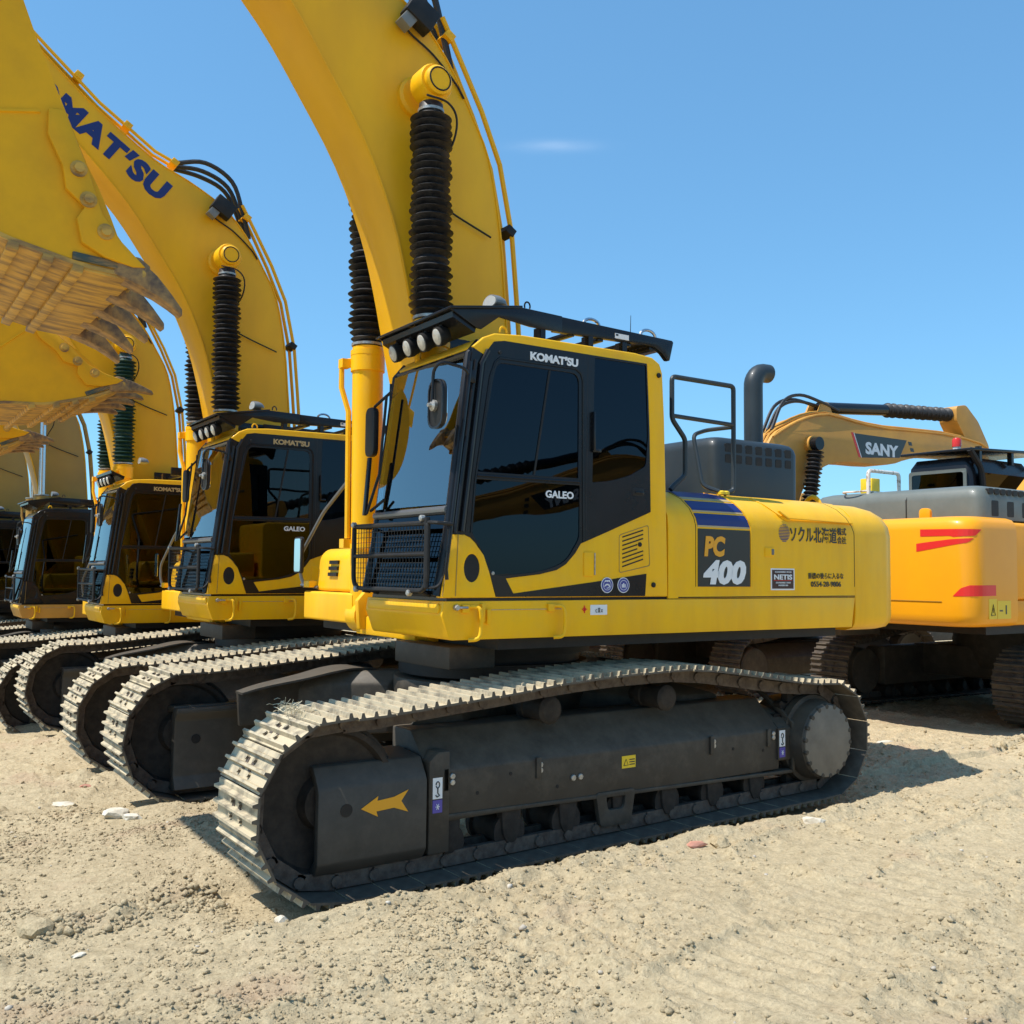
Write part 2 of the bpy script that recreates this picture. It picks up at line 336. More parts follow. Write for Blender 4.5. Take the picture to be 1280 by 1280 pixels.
def track_side(root, s, rz, k=1.0, sign_extras=False):
    """one side frame with its rollers, idler and final drive; s = +1 near/left, -1 right"""
    Y = lambda a: s*a
    fr = MB()
    sec = [(1.50, .19), (1.50, .485), (1.455, .53), (1.28, .70), (1.05, .70), (1.05, .20), (1.47, .20)]
    fr.prism([(Y(a), z) for a, z in sec], -1.60, 1.44, 'x')
    fr.prism([(Y(1.50), .25), (Y(1.50), .485), (Y(1.455), .53), (Y(1.28), .62), (Y(1.10), .66), (Y(1.10), .18)], -1.74, -1.60, 'x')
    f = fr.build('track_frame', 'frame', root, bevel=.012); f.rotation_euler.z = rz
    rim = MB(); rim.prism([(Y(1.515), .16), (Y(1.515), .53), (Y(1.42), .60), (Y(1.1), .80), (Y(1.05), .80), (Y(1.05), .76), (Y(1.1), .76), (Y(1.40), .57), (Y(1.49), .51), (Y(1.49), .16)], -1.765, -1.735, 'x')
    rim.build('frame_rim', 'frame', f, bevel=.004)
    rl = MB(); rl.prism([(1.44, .235), (-1.74, .175), (-1.74, .150), (1.44, .210)], Y(1.30), Y(1.508)); rl.build('lower_flange', 'frame', f, bevel=.004)
    # bolts in pairs
    for x, z in ((1.278, .45), (1.278, .415), (.637, .452), (.637, .418), (-.896, .458), (-.896, .428), (-1.529, .462), (-1.529, .432)):
        b = MB(); hexbolt(b, (x, Y(1.50), z), (0, s, 0)); b.build('bolt', 'bolt', f, smooth=False)
    for x, z in ((.376, .343), (.318, .344)):
        b = MB(); hexbolt(b, (x, Y(1.50), z), (0, s, 0), .02); b.build('bolt', 'bolt', f, smooth=False)
    for x in (1.33, .66, -.87, -1.47):
        MB().box(x-.025, x+.012, min(Y(1.50), Y(1.515)), max(Y(1.50), Y(1.515)), .37, .50).build('step_bracket', 'frame', f, bevel=.003)
    for x in (-1.42, -1.10, .5, .86, 1.1):
        MB().prism(circ(x, .36+.06*math.sin(x*9), .012, 8), Y(1.50), Y(1.503)).build('bolt_hole', 'blackmatte', f, smooth=False)
    # idler guard
    g = MB(); sec = [(1.52, .06), (1.52, .47), (1.47, .565), (1.16, .60), (1.16, .52), (1.30, .50), (1.30, .05), (1.16, -.02), (1.42, -.035)]
    def gsec(x, k): return [(x, Y(a), z) for a, z in [(1.53-k*.01, .07), (1.53-k*.01, .455), (1.515-k*.01, .485), (1.45, .578), (1.18, .60), (1.18, .56), (1.42, .53), (1.48-k*.01, .45), (1.48-k*.01, .09), (1.40, 0), (1.18, -.01), (1.18, -.045), (1.42, -.035), (1.50, .02)]]
    g.loft([gsec(2.13, .0), gsec(1.46, 0)])
    gd = g.build('idler_guard', 'cover', root, bevel=.010); gd.rotation_euler.z = rz
    gi = MB(); gi.loft([[(x, Y(a), z) for a, z in [(1.245, -.02), (1.245, .52), (1.20, .585), (1.10, .59), (1.10, .55), (1.155, .49), (1.155, .07), (1.10, -.02), (1.20, -.045)]] for x in (2.13, 1.46)]); gi.build('idler_guard', 'cover', root, bevel=.01).rotation_euler.z = rz
    MB().prism(circ(1.965, .345, .036, 16), Y(1.150), Y(1.156)).build('guard_hole', 'blackmatte', gd, smooth=False)
    gb = MB(); gb.prism([(1.44, .02), (1.44, .55), (1.38, .60), (1.30, .60), (1.30, .02)], Y(1.10), Y(1.515)); gb.build('guard_bracket', 'frame', gd, bevel=.01)
    MB().prism(circ(1.965, .345, .036, 16), Y(1.526), Y(1.5325)).build('guard_hole', 'blackmatte', gd, smooth=False)
    ib = MB(); ib.box(1.50, 2.10, min(Y(1.20), Y(1.47)), max(Y(1.20), Y(1.47)), .05, .50); ib.build('recoil_housing', 'frame', gd, bevel=.02)
    # idler
    w = MB(); w.lathe((2.04, Y(1.37), .38), (0, s, 0), [(-.10, .02), (-.10, .14), (-.03, .16), (-.05, .36), (-.09, .38), (-.09, .41), (-.04, .42), (-.04, .44), (.04, .44), (.04, .42), (.09, .41), (.09, .38), (.05, .36), (.03, .16), (.10, .14), (.10, 0.02)], 36)
    w.build('idler_wheel', 'roller', root, ang=40).rotation_euler.z = rz
    # final drive
    d = MB(); d.lathe((-2.02, Y(1.10), .38), (0, s, 0), [(0, .30), (.16, .33), (.20, .345), (.24, .345), (.25, .315), (.30, .315), (.31, .335), (.37, .335), (.38, .305), (.44, .30), (.48, .288), (.50, .285), (.515, .27)], 40)
    dr = d.build('final_drive', 'frame', root, ang=30); dr.rotation_euler.z = rz
    MB().lathe((-2.02, Y(1.612), .38), (0, s, 0), [(0, .272), (.012, .272), (.016, .262)], 40).build('drive_cover', 'drive', dr)
    for i in range(18):
        a = 2*math.pi*(i+.3)/18; b = MB(); hexbolt(b, (-2.02+.262*math.cos(a), Y(1.60), .38+.262*math.sin(a)), (0, s, 0), .021, .03)
        b.build('bolt', 'frame', dr, smooth=False)
    sp = MB(); P = []
    for i in range(21*4):
        a = 2*math.pi*i/(21*4); r = (.35, .35, .405, .405)[i % 4]; P.append((-2.02+r*math.cos(a), .38+r*math.sin(a)))
    sp.prism(P, Y(1.34), Y(1.40)); sp.build('sprocket', 'roller', root, smooth=False).rotation_euler.z = rz
    # lower rollers with their collars
    for i in range(7):
        x = 1.28-i*.44
        r = MB(); zl = .055+(1.28-x)/3.3*.06; r.lathe((x, Y(1.12), zl), (0, s, 0), [(0, .06), (.02, .115), (.06, .115), (.065, .095), (.31, .095), (.315, .115), (.345, .115), (.35, .055), (.36, .05)], 18)
        r.build('lower_roller', 'roller', root).rotation_euler.z = rz
        c = MB(); c.prism(rnd([(x-.075, .22), (x-.06, .06), (x-.03, .0), (x+.03, .0), (x+.06, .06), (x+.075, .22)], .02), Y(1.42), Y(1.488)); c.build('roller_collar', 'roller', f, bevel=.006)
    for x in (.02,):   # track guide
        c = MB(); c.plate(rnd([(x-.17, .22), (x-.13, .0), (x+.13, .0), (x+.17, .22)], .03), [rnd([(x-.085, .20), (x-.07, .10), (x+.07, .10), (x+.085, .20)], .03)], Y(1.47), Y(1.51)); c.build('track_guide', 'frame', f, bevel=.006)
    for x, z in ((.52, .772), (-.495, .785)):
        r = MB(); r.lathe((x, Y(1.10), z), (0, s, 0), [(0, .05), (.08, .05), (.09, .085), (.14, .085), (.15, .078), (.30, .078), (.31, .09), (.345, .09), (.36, .07), (.362, .06)], 20)
        r.build('carrier_roller', 'roller', root).rotation_euler.z = rz
        c = MB(); c.box(x-.04, x+.04, min(Y(1.12), Y(1.2)), max(Y(1.12), Y(1.2)), .66, z-.03); c.build('roller_support', 'frame', f, bevel=.006)
    return f, gd

def carbody(root, rz):
    b = MB()
    # centre box and four arched legs down to the side frames
    b.lathe((0, 0, .45), (0, 0, 1), [(0, .70), (.30, .78), (.40, .78), (.40, .72)], 32)
    for sy in (-1, 1):
        for sx in (-1, 1):
            ring = []
            for (x, y, w, z0, z1) in ((.35*sx, .45*sy, .42, .38, .86), (.80*sx, .80*sy, .36, .34, .85), (1.15*sx, 1.12*sy, .32, .26, .74)):
                ring.append([(x-w*.8, y, z0), (x+w*.8, y, z0), (x+w*.8, y, z1-.10), (x+w*.5, y, z1), (x-w*.5, y, z1), (x-w*.8, y, z1-.10)])
            b.loft(ring)
    c = b.build('car_body', 'frame', root, bevel=.015); c.rotation_euler.z = rz
    # arched gusset seen between the two front legs
    g = MB(); top = spline([(1.72, .70), (1.55, .745), (1.25, .80), (1.0, .853), (.80, .862), (.5, .815), (.10, .735)], 5)
    inner = [(.45, .45), (.50, .60), (.62, .71), (.80, .765), (1.0, .77), (1.15, .70), (1.28, .58), (1.35, .45), (1.70, .45)]
    g.prism(top+inner, -.98, -.94); g.build('gusset_plate', 'frame', c, bevel=.004)
    g = MB()
    fl = [(a, b_) for a, b_ in top]
    g.loft([[(x, -.99, z+.012) for x, z in (q,)]+[(q[0], -.66-.25*max(0, q[0]-1.0), q[1]+.012), (q[0], -.66-.25*max(0, q[0]-1.0), q[1]-.004), (q[0], -.99, q[1]-.004)] for q in fl])
    g.build('gusset_flange', 'cover', c, smooth=False)
    MB().prism([(.50, .40), (.52, .58), (.62, .69), (.80, .745), (1.0, .75), (1.15, .68), (1.28, .56), (1.33, .40)], -1.02, -.99).build('curved_web', 'cover', c, bevel=.01)
    s = MB(); s.lathe((0, 0, .85), (0, 0, 1), [(0, .66), (.03, .74), (.13, .74), (.13, .68), (.20, .68), (.20, .76), (.30, .76), (.30, .6)], 48)
    s.build('swing_circle', 'blackmatte', root)
    return c

# ------------------------------------------------------------------ the big yellow excavator, in machine axes: x forward, y to its left
CY = 1.46
def cab_outlines():
    outer = [(1.33, 1.489), (1.268, 1.865), (1.185, 1.868), (1.055, 2.985), (1.13, 3.032), (1.049, 3.102), (.966, 3.138), (.752, 3.157), (.298, 3.163), (-.195, 3.170), (-.352, 3.159), (-.423, 3.122), (-.449, 3.058), (-.468, 2.754), (-.494, 1.856), (-.502, 1.489)]
    return outer
def build_excavator(detail=True):
    root = empty('excavator', (0, 0, -.12))
    UP = []          # direct children; all built in machine axes with ground plane at -0.12
    rz = R(.538)
    trackL = make_track(root, 1.37, rz, off=.07); trackR = make_track(root, -1.37, rz, off=.13)
    fL, gL = track_side(root, 1, rz); fR, gR = track_side(root, -1, rz)
    carbody(root, rz)
    # stickers on the near side frame
    arrow = [(1.879, .342), (1.775, .40), (1.78, .375), (1.675, .385), (1.585, .415), (1.63, .357), (1.585, .292), (1.675, .325), (1.785, .318), (1.775, .288)]
    decal(arrow, 1.5345, 'orange', gL, 'arrow_sign')
    for x, z, up in ((1.385, .37, 1), (-1.615, .395, 1)):
        decal(rect(x-.032, x+.032, z-.035, z+.085), 1.5185, 'white', fL)
        h = MB(); h.tube([(x+.012*math.cos(a), 1.5205, z+.045+.018*math.sin(a)) for a in [i*.6 for i in range(11)]], .0035, 5)
        h.tube([(x, 1.5205, z+.027), (x, 1.5205, z-.002), (x-.012, 1.5205, z-.016), (x+.004, 1.5205, z-.024), (x+.014, 1.5205, z-.012)], .004, 5); h.build('hook_mark', 'charcoal', fL)
        decal(rect(x-.032, x+.032, z-.115, z-.042), 1.5185, 'purple', fL)
        h = MB()
        for a in (0, 1, 2): h.tube([(x-.014*math.cos(a*1.05), 1.5205, z-.08-.018*math.sin(a*1.05)), (x+.014*math.cos(a*1.05), 1.5205, z-.08+.018*math.sin(a*1.05))], .0025, 4)
        h.build('star_mark', 'white', fL)
        MB().box(x-.045, x+.045, 1.50, 1.5165, z-.13, z+.10).build('sticker_plate', 'frame', fL)
    decal(rect(-.155, -.035, .357, .437), 1.5035, 'stickeryellow', fL)
    h = MB(); h.tube([(-.05, 1.5045, .375), (-.07, 1.5045, .415), (-.09, 1.5045, .375), (-.05, 1.5045, .375)], .0025, 4)
    for i in range(3): h.box(-.148, -.10, 1.5035, 1.5045, .375+i*.016, .382+i*.016)
    h.build('warning_mark', 'charcoal', fL, smooth=False)
    # mud and hatch lights do not belong to the machine: nothing here
    # ---- deck
    d = MB(); zt = 1.470
    d.prism(rnd([(1.306, zt), (1.318, 1.385), (1.262, 1.237), (-2.53, 1.232), (-2.574, zt)], [.004, .01, .02, .0, 0]), .43, CY)
    deck = d.build('deck', 'yellow', root, bevel=.018, seg=3)
    MB().prism(rnd([(.46, 1.455), (1.43, 1.455), (1.43, 1.395), (.46, 1.395)], .03), 1.306, 1.3245, 'x').build('bumper_panel', 'yellow', deck, bevel=.004)
    MB().box(-2.5, 1.28, .45, 1.445, 1.470, 1.490).build('deck_gasket', 'black', deck)
    MB().box(-2.45, .85, -1.36, 1.36, 1.16, 1.236).build('deck_underside', 'blackmatte', deck)
    MB().box(.70, 1.05, .35, 1.1, 1.02, 1.165).build('swing_bracket', 'frame', deck, bevel=.01)
    for xa, xb, n in ((1.155, 1.075, 0), (.516, .440, 0)):
        h = MB(); h.tube(spline([(xa, CY-.01, 1.432), (xb+.02, CY+.03, 1.436), (xb, CY+.05, 1.40), (xb, CY+.05, 1.29), (xb+.02, CY+.05, 1.245), (xa-.01, CY+.02, 1.236)], 4), .0125, 8)
        h.build('grab_handle', 'yellow', deck)
        MB().box(xa-.02, xa+.03, CY, CY+.02, 1.40, 1.45).build('handle_lug', 'yellow', deck, bevel=.004)
    MB().box(1.03, 1.055, CY, CY+.03, 1.345, 1.455).build('stop_lug', 'yellow', deck, bevel=.003)
    MB().box(.985, 1.01, CY, CY+.02, 1.33, 1.42).build('stop_lug', 'yellow', deck, bevel=.003)
    h = MB(); h.tube([(1.22, CY+.02, 1.432), (1.15, CY+.02, 1.432)], .008, 6); hexbolt(h, (1.225, CY, 1.432), (0, 1, 0), .018, .03); h.build('hinge_pin', 'bolt', deck)
    decal(rect(.192, .050, 1.372, 1.438), CY+.0025, 'white', deck)
    tx('ｃ米ｘ', .15, .09, 1.385, 1.42, CY+.0045, 'charcoal', deck)
    h = MB(); h.tube([(.262, CY+.002, 1.41), (.222, CY+.002, 1.41)], .004, 4); h.tube([(.242, CY+.002, 1.385), (.242, CY+.002, 1.435)], .004, 4)
    h.tube([(.242+.012*math.cos(a*.8), CY+.002, 1.41+.012*math.sin(a*.8)) for a in range(9)], .003, 4); h.build('cross_mark', 'red', deck)
    MB().box(.42, .97, CY-.001, CY+.0035, 1.414, 1.417).build('tread_edge', 'bolt', deck)
    # ---- machine centre
    c = MB()
    for y in (-.36, .36): c.prism([(-.9, 1.2), (1.0, 1.2), (1.02, 1.42), (.45, 2.05), (.0, 2.15), (-.35, 1.9), (-.9, 1.6)], y-.03, y+.03)
    c.box(-1.0, .95, -.5, .45, 1.16, 1.30)
    c.build('boom_bracket', 'yellow', root, bevel=.01)
    # ---- body panel on the left, behind the cab
    sec = [(.70, 1.475), (CY, 1.475), (CY, 1.975), (1.452, 2.05), (1.42, 2.12), (1.35, 2.19), (1.24, 2.245), (1.08, 2.272), (.70, 2.285)]
    p = MB(); p.prism(sec, -2.575, -.505, 'x'); pan = p.build('body_panel', 'yellow', root)
    def strip(x0, x1, m, i0=1, t=.004, name='panel_decal', z0=1.482, z1=9):   # follows the panel's curved shoulder
        pts = [(y+(0.0 if i > 1 else 0), z) for i, (y, z) in enumerate(sec[1:8])]; P = []
        for i, (y, z) in enumerate(pts):
            a = Vector(pts[max(0, i-1)]); b_ = Vector(pts[min(len(pts)-1, i+1)]); n = Vector(((b_-a).y, -(b_-a).x)).normalized()
            P.append((Vector((y, z)), n))
        # resample between z0..z1
        Q = []
        for (p0, n0), (p1, n1) in zip(P[:-1], P[1:]):
            for j in range(6): t_ = j/6; Q.append((p0.lerp(p1, t_), n0.lerp(n1, t_).normalized()))
        Q.append(P[-1]); Q = [(a, n) for a, n in Q if z0 <= a.y <= z1]
        if Q[0][0].y > z0+.001: pass
        b = MB(); ring = []
        for a, n in Q:
            o = a+n*t; x0_ = x0(a.y) if callable(x0) else x0; x1_ = x1(a.y) if callable(x1) else x1
            ring.append([(x0_, a.x, a.y), (x1_, a.x, a.y), (x1_, o.x, o.y), (x0_, o.x, o.y)])
        b.loft(ring); return b.build(name, m, pan)
    xl = lambda z: -.790+max(0, z-2.0)*.22; xr = lambda z: -1.330+max(0, z-2.0)*.40
    strip(xl, xr, 'charcoal', z0=1.479, z1=1.985)
    strip(xl, xr, 'navy', z0=1.997, z1=2.088); strip(xl, xr, 'navy', z0=2.10, z1=2.19); strip(xl, xr, 'navy', z0=2.20, z1=2.27)
    for z in (1.985, 2.088, 2.19): strip(xl, xr, 'gold', z0=z, z1=z+.022, t=.0035)
    strip(lambda z: -.772+max(0, z-2.0)*.22, lambda z: -.768+max(0, z-2.0)*.22, 'black', t=.002, name='panel_gap'); strip(lambda z: xr(z)-.02, lambda z: xr(z)-.027, 'black', t=.002, name='panel_gap')
    strip(lambda z: -2.566+max(0, z-2.0)*.42, lambda z: -2.571+max(0, z-2.0)*.42, 'black', t=.0015, name='panel_gap')
    strip(lambda z: xr(z)-.006, lambda z: xr(z)-.02, 'yellow', t=.008, name='panel_edge')
    MB().box(-2.572, -.60, CY-.002, CY+.0012, 1.478, 1.486).build('panel_gap', 'black', pan)
    tx('PC', -.850, -1.064, 1.775, 1.925, CY+.0065, 'orange', pan, bold=.055, shear=.12)
    tx('400', -.838, -1.282, 1.572, 1.752, CY+.0065, 'white', pan, bold=.055, shear=.18)
    e = MB()
    for i in range(12):
        z = 1.905+i*.0118; hw = .062*math.sqrt(max(0, 1-((z-1.97)/.070)**2)); e.box(-1.715-hw, -1.715+hw, CY+.0005, CY+.003, z, z+.0068-.0003*i)
    e.build('globe_emblem', 'navy', pan, smooth=False)
    tx('ソクル北海道', -1.782, -2.345, 1.905, 2.03, CY+.003, 'charcoal', pan, bold=.012)
    tx('株式', -2.352, -2.465, 1.972, 2.034, CY+.003, 'charcoal', pan, bold=.008)
    tx('会社', -2.352, -2.465, 1.903, 1.962, CY+.003, 'charcoal', pan, bold=.008)
    decal(rect(-1.560, -1.830, 1.532, 1.698), CY+.002, 'white', pan); decal(rect(-1.573, -1.817, 1.543, 1.687), CY+.0035, 'maroon', pan)
    tx('NETIS', -1.592, -1.798, 1.612, 1.652, CY+.0055, 'white', pan, bold=.03)
    MB().box(-1.80, -1.59, CY+.002, CY+.0048, 1.604, 1.607).build('sticker_line', 'red', pan)
    for z, a, b_ in ((1.665, 1.60, 1.79), (1.583, 1.61, 1.78), (1.563, 1.64, 1.75)): tx('北海道建設機械工業技術', -a, -b_, z, z+.012, CY+.0055, 'white', pan)
    tx('重機の後らに入るな', -1.99, -2.425, 1.62, 1.668, CY+.003, 'charcoal', pan, bold=.008)
    tx('0554-28-9806', -2.022, -2.392, 1.557, 1.60, CY+.003, 'charcoal', pan, bold=.02)
    MB().prism(rnd(rect(-1.495, -1.60, 1.785, 1.858), .008), CY-.002, CY+.006).build('door_lock', 'yellow', pan, bevel=.003)
    MB().prism(rnd(rect(-1.565, -1.592, 1.80, 1.845), .006), CY, CY+.009).build('lock_tab', 'pipegrey', pan, bevel=.002)
    # sloping door edge on the rear half of the panel
    e = MB(); e.loft([[(x, y, z), (x-.03, y, z), (x-.03, y-.012, z-.012), (x, y-.012, z-.012)] for x, y, z in ((-1.56, 1.25, 2.247), (-1.60, 1.36, 2.19), (-1.67, 1.43, 2.12), (-1.76, 1.462, 2.075))]); e.build('panel_edge', 'yellow', pan)
    MB().prism([(-1.66, 2.135), (-1.76, 2.083), (-2.56, 2.072), (-2.56, 2.078), (-1.77, 2.09), (-1.66, 2.142)], 1.44, 1.4615).build('door_crease', 'yellow', pan)
    # ---- counterweight
    def cw(inset, z):
        P = [(-2.578, 1.46), (-2.98, 1.46), (-3.09, 1.435), (-3.17, 1.35), (-3.27, 1.16), (-3.45, .85), (-3.62, .45), (-3.70, 0)]
        P = P+[(x, -y) for x, y in reversed(P[:-1])]
        return [(-2.578 if i in (0, len(P)-1) else x+inset*.9, y*(1-inset/1.46), z) for i, (x, y) in enumerate(P)]
    k = MB(); k.loft([cw(.10, 1.200), cw(.035, 1.222), cw(.008, 1.262), cw(0, 1.32), cw(0, 1.98), cw(.012, 2.06), cw(.05, 2.14), cw(.12, 2.20), cw(.22, 2.24), cw(.42, 2.262)])
    cwt = k.build('counterweight', 'yellow', root, ang=50)
    for y in (-.7, .7):
        h = MB(); h.tube([(-3.0, y+.09*math.cos(a), 2.24+.12*math.sin(a)) for a in np.linspace(0, math.pi, 9)], .022, 8); h.build('lifting_eye', 'yellow', cwt)
    # ---- right side tool box and tank
    b = MB(); b.prism(rnd([(.99, 1.235), (.99, 1.47), (-2.57, 1.47), (-2.57, 1.235)], .02), -CY, -.50); rb = b.build('right_deck', 'yellow', root, bevel=.012)
    MB().prism(rnd([(.93, 1.475), (.90, 1.76), (.84, 1.83), (.30, 1.85), (.30, 1.475)], [.0, .04, .06, 0, 0]), -1.36, -.60).build('tool_box', 'yellow', rb, bevel=.03, seg=3)
    for i in range(3): MB().box(.90, .935-.006*i, -1.10, -.93, 1.60+i*.05, 1.63+i*.05).build('louvre_slot', 'blackmatte', rb)
    MB().box(.20, 1.0, -1.46, -1.34, 1.50, 1.56).build('step_edge', 'yellow', rb, bevel=.01)
    MB().prism(rnd([(.25, 1.475), (.25, 2.20), (-2.57, 2.27), (-2.57, 1.475)], .06), -1.44, -.62).build('fuel_tank', 'yellow', rb, bevel=.03, seg=3)
    h = MB(); h.tube(rnd3([(.95, -1.55, 1.50), (.98, -1.58, 1.60), (.98, -1.58, 1.78), (.90, -1.30, 2.14), (.86, -.66, 2.50), (.2, -.62, 2.62)]), .016, 8)
    h.tube([(.98, -1.55, 1.52), (.93, -1.30, 1.50)], .014, 6); h.build('handrail', 'pipegrey', rb)
    mi = MB(); mi.prism(rnd(rect(-1.50, -1.34, 1.62, 1.93), .03), 1.045, 1.075, 'x'); mm = mi.build('side_mirror', 'blackmatte', rb, bevel=.008)
    MB().prism(rnd(rect(-1.485, -1.355, 1.635, 1.915), .025), 1.0755, 1.0785, 'x').build('mirror_face', 'mirror', rb)
    # ---- engine hood, exhaust and rails
    def hd(i, z): return [(x, y, z) for x, y in rnd([(-1.545-i, .90-i), (-2.58+i, .90-i), (-2.58+i, -.90+i), (-1.545-i, -.90+i)], .09)]
    k = MB(); k.loft([hd(0, 2.20), hd(0, 2.69), hd(.012, 2.735), hd(.035, 2.765), hd(.08, 2.782)])
    hood = k.build('engine_hood', 'slate', root, ang=40)
    for j, z in enumerate((2.600, 2.690)):
        for i in range(7):
            x = -1.70-i*.122; MB().prism(rnd(rect(x-.038, x+.038, z-.036, z+.034), .012), .895, .9025).build('vent_opening', 'blackmatte', hood, smooth=False)
    MB().box(-2.3, -.52, -.55, .68, 1.5, 2.28).build('engine_bay', 'slate', hood, bevel=.02)
    MB().prism(rnd([(-1.0, 2.20), (-1.05, 2.42), (-1.545, 2.45), (-1.545, 2.20)], .04), -.5, .30).build('air_box', 'slate', hood, bevel=.02)
    k = MB(); P = [(-2.335, .60, 2.75), (-2.335, .60, 3.30)]+[(-2.335-.13*(1-math.cos(a)), .60, 3.32+.13*math.sin(a)) for a in np.linspace(.15, 1.45, 7)]+[(-2.53, .60, 3.452)]
    k.tube(P, .083, 20); ex = k.build('exhaust_pipe', 'slate', root, ang=50)
    MB().cyl((-2.525, .60, 3.45), (-2.5325, .60, 3.452), .070, 20).build('pipe_mouth', 'blackmatte', ex)
    k = MB(); y = 1.20
    k.tube(rnd3([(-.77, y, 2.27), (-.80, y, 2.30), (-.92, y, 2.385), (-.92, y, 2.66), (-.785, y, 2.80), (-.785, y, 3.12), (-1.44, y, 3.12), (-1.44, y, 2.30), (-1.34, y, 2.27)], .035), .019, 10)
    k.tube([(-.79, y, 2.825), (-1.44, y, 2.815)], .017, 8)
    hr = k.build('handrail', 'slate', root)
    k = MB(); k.tube(rnd3([(-1.28, y, 2.285), (-1.20, y-.1, 2.33), (-1.20, y-.2, 2.74), (-1.35, y-.2, 2.79), (-1.44, y-.02, 2.80)], .05), .017, 8)
    k.tube(rnd3([(-.60, .9, 2.30), (-.60, .9, 2.55), (-.60, .4, 2.58)], .05), .014, 8); k.build('handrail', 'slate', root)
    for x in (-1.30, -1.345): MB().lathe((x, y, 2.262), (0, 0, 1), [(0, .035), (.02, .035), (.03, .02)], 10).build('rail_foot', 'stickeryellow', hr)
    # ---- cab
    build_cab(root)
    # ---- boom cylinders
    for s in (-1, 1):
        a, b_ = Vector((.86, .52*s, 1.30)), Vector((.915, .50*s, 5.14)); dd = (b_-a).normalized()
        k = MB(); k.lathe(a, dd, [(0, .115), (.08, .12), (.10, .122), (1.92, .122), (1.925, .135), (2.06, .135), (2.07, .122), (2.12, .122), (2.13, .10)], 24)
        k.lathe(a+Vector((0, -.09, 0)), (0, 1, 0), [(0, .14), (.18, .14)], 20)
        cy = k.build('boom_cylinder', 'yellow', root)
        MB().lathe(a+Vector((0, -.13*s, 0)), (0, s, 0), [(0, .055), (.27, .055)], 14).build('foot_pin', 'pipegrey', cy)
        k = MB()
        for z in (.42, 1.95): k.lathe(a, dd, [(z*1.0+.10, .137), (z*1.0+.14, .137)], 24)
        k.tube([a+dd*2.02+Vector((.10, .10*s, 0)), a+dd*2.02+Vector((.17, .12*s, 0)), a+dd*1.80+Vector((.17, .12*s, 0)), a+dd*1.60+Vector((.135, .06*s, 0)), a+dd*.6+Vector((.135, .06*s, 0))], .022, 8)
        k.obox(a+dd*1.99+Vector((.155, .10*s, 0)), (.035, 0, 0), (0, .04, 0), (0, 0, .035)); k.obox(a+dd*.56+Vector((.14, .06*s, 0)), (.045, 0, 0), (0, .04, 0), (0, 0, .035))
        k.build('cylinder_pipe', 'yellow', cy)
        prof = [(2.10, .085), (2.14, .120)]; t = 2.16; i = 0
        while t < 3.60:
            w = 1+.05*math.sin(i*1.3+s)+random.uniform(-.07, .07); prof += [(t, .105+.005*math.sin(i)), (t+.026, .150*w)]; t += .052+.004*math.sin(i*2.1); i += 1
        prof += [(t, .10), (t+.01, .088), (3.70, .086), (3.71, .075)]
        bo = MB(); bo.lathe(a, dd, prof, 24); bo.build('rod_boot', 'rubber', cy, ang=60)
        for t0, r0 in ((3.64, .095), (2.13, .13)): MB().lathe(a, dd, [(t0, r0), (t0+.02, r0)], 20).build('boot_clamp', 'bolt', cy)
        k = MB(); k.lathe(b_+Vector((0, -.085, 0)), (0, 1, 0), [(0, .125), (.02, .135), (.15, .135), (.17, .125)], 24); k.lathe(a, dd, [(3.68, .07), (3.80, .07)], 16); k.build('rod_eye', 'yellow', cy)
        MB().lathe(b_+Vector((0, .085*s, 0)), (0, s, 0), [(0, .105), (.035, .105), (.05, .09)], 24).build('pin_cap', 'yellow', cy)
        k = MB(); k.tube([b_+Vector((.082*math.cos(t_), .136*s, .082*math.sin(t_))) for t_ in np.linspace(0, 2*math.pi, 21)], .006, 5); k.build('retaining_ring', 'blackmatte', cy)
        k = MB()
        k.tube(spline([b_+Vector((.10*1, .12*s, -.14)), b_+Vector((-.06, .14*s, -.16)), b_+Vector((-.16, .10*s, -.24)), b_+Vector((-.17, .02*s, -.40)), b_+Vector((-.09, -.12*s, -.60)), b_+Vector((-.13, -.20*s, -.72)), b_+Vector((-.30, -.205*s, -.80)), b_+Vector((-.66, -.205*s, -.92))], 5), .008, 6)
        k.build('grease_hose', 'blackmatte', cy)
    # ---- boom
    outer = [(-.08, 2.02), (-.02, 2.6), (.05, 3.4), (.085, 3.8), (.135, 4.3), (.245, 4.84), (.42, 5.18), (.63, 5.52), (.90, 5.79), (1.28, 5.99), (1.65, 6.14), (2.23, 6.53), (2.74, 6.95), (4.1, 8.12)]
    inner = [(4.38, 7.83), (3.8, 7.40), (3.0, 6.66), (2.4, 6.08), (1.95, 5.62), (1.62, 5.17), (1.32, 4.71), (1.10, 4.22), (.98, 3.8), (.89, 3.4), (.76, 2.9), (.38, 1.90), (.05, 1.80)]
    O = spline(outer, 3); I = spline(inner, 3); poly = O+[(4.28, 8.12)]+I
    n = min(len(O), len(I)); bw = .26
    k = MB(); k.prism([(x, z) for x, z in poly], -bw, bw)
    boom = k.build('boom', 'boomyellow', root, bevel=.006, ang=26)
    # welded side seams and the outstanding edges of the top and bottom plates
    k = MB(); k.tube([(x-.014, bw+.004, z-.004) for x, z in I[3:]], .008, 5); k.tube([(x+.016, bw+.002, z) for x, z in O], .007, 5); k.build('weld_seam', 'boomyellow', boom)
    k = MB()
    off = [(-.035, .02)]
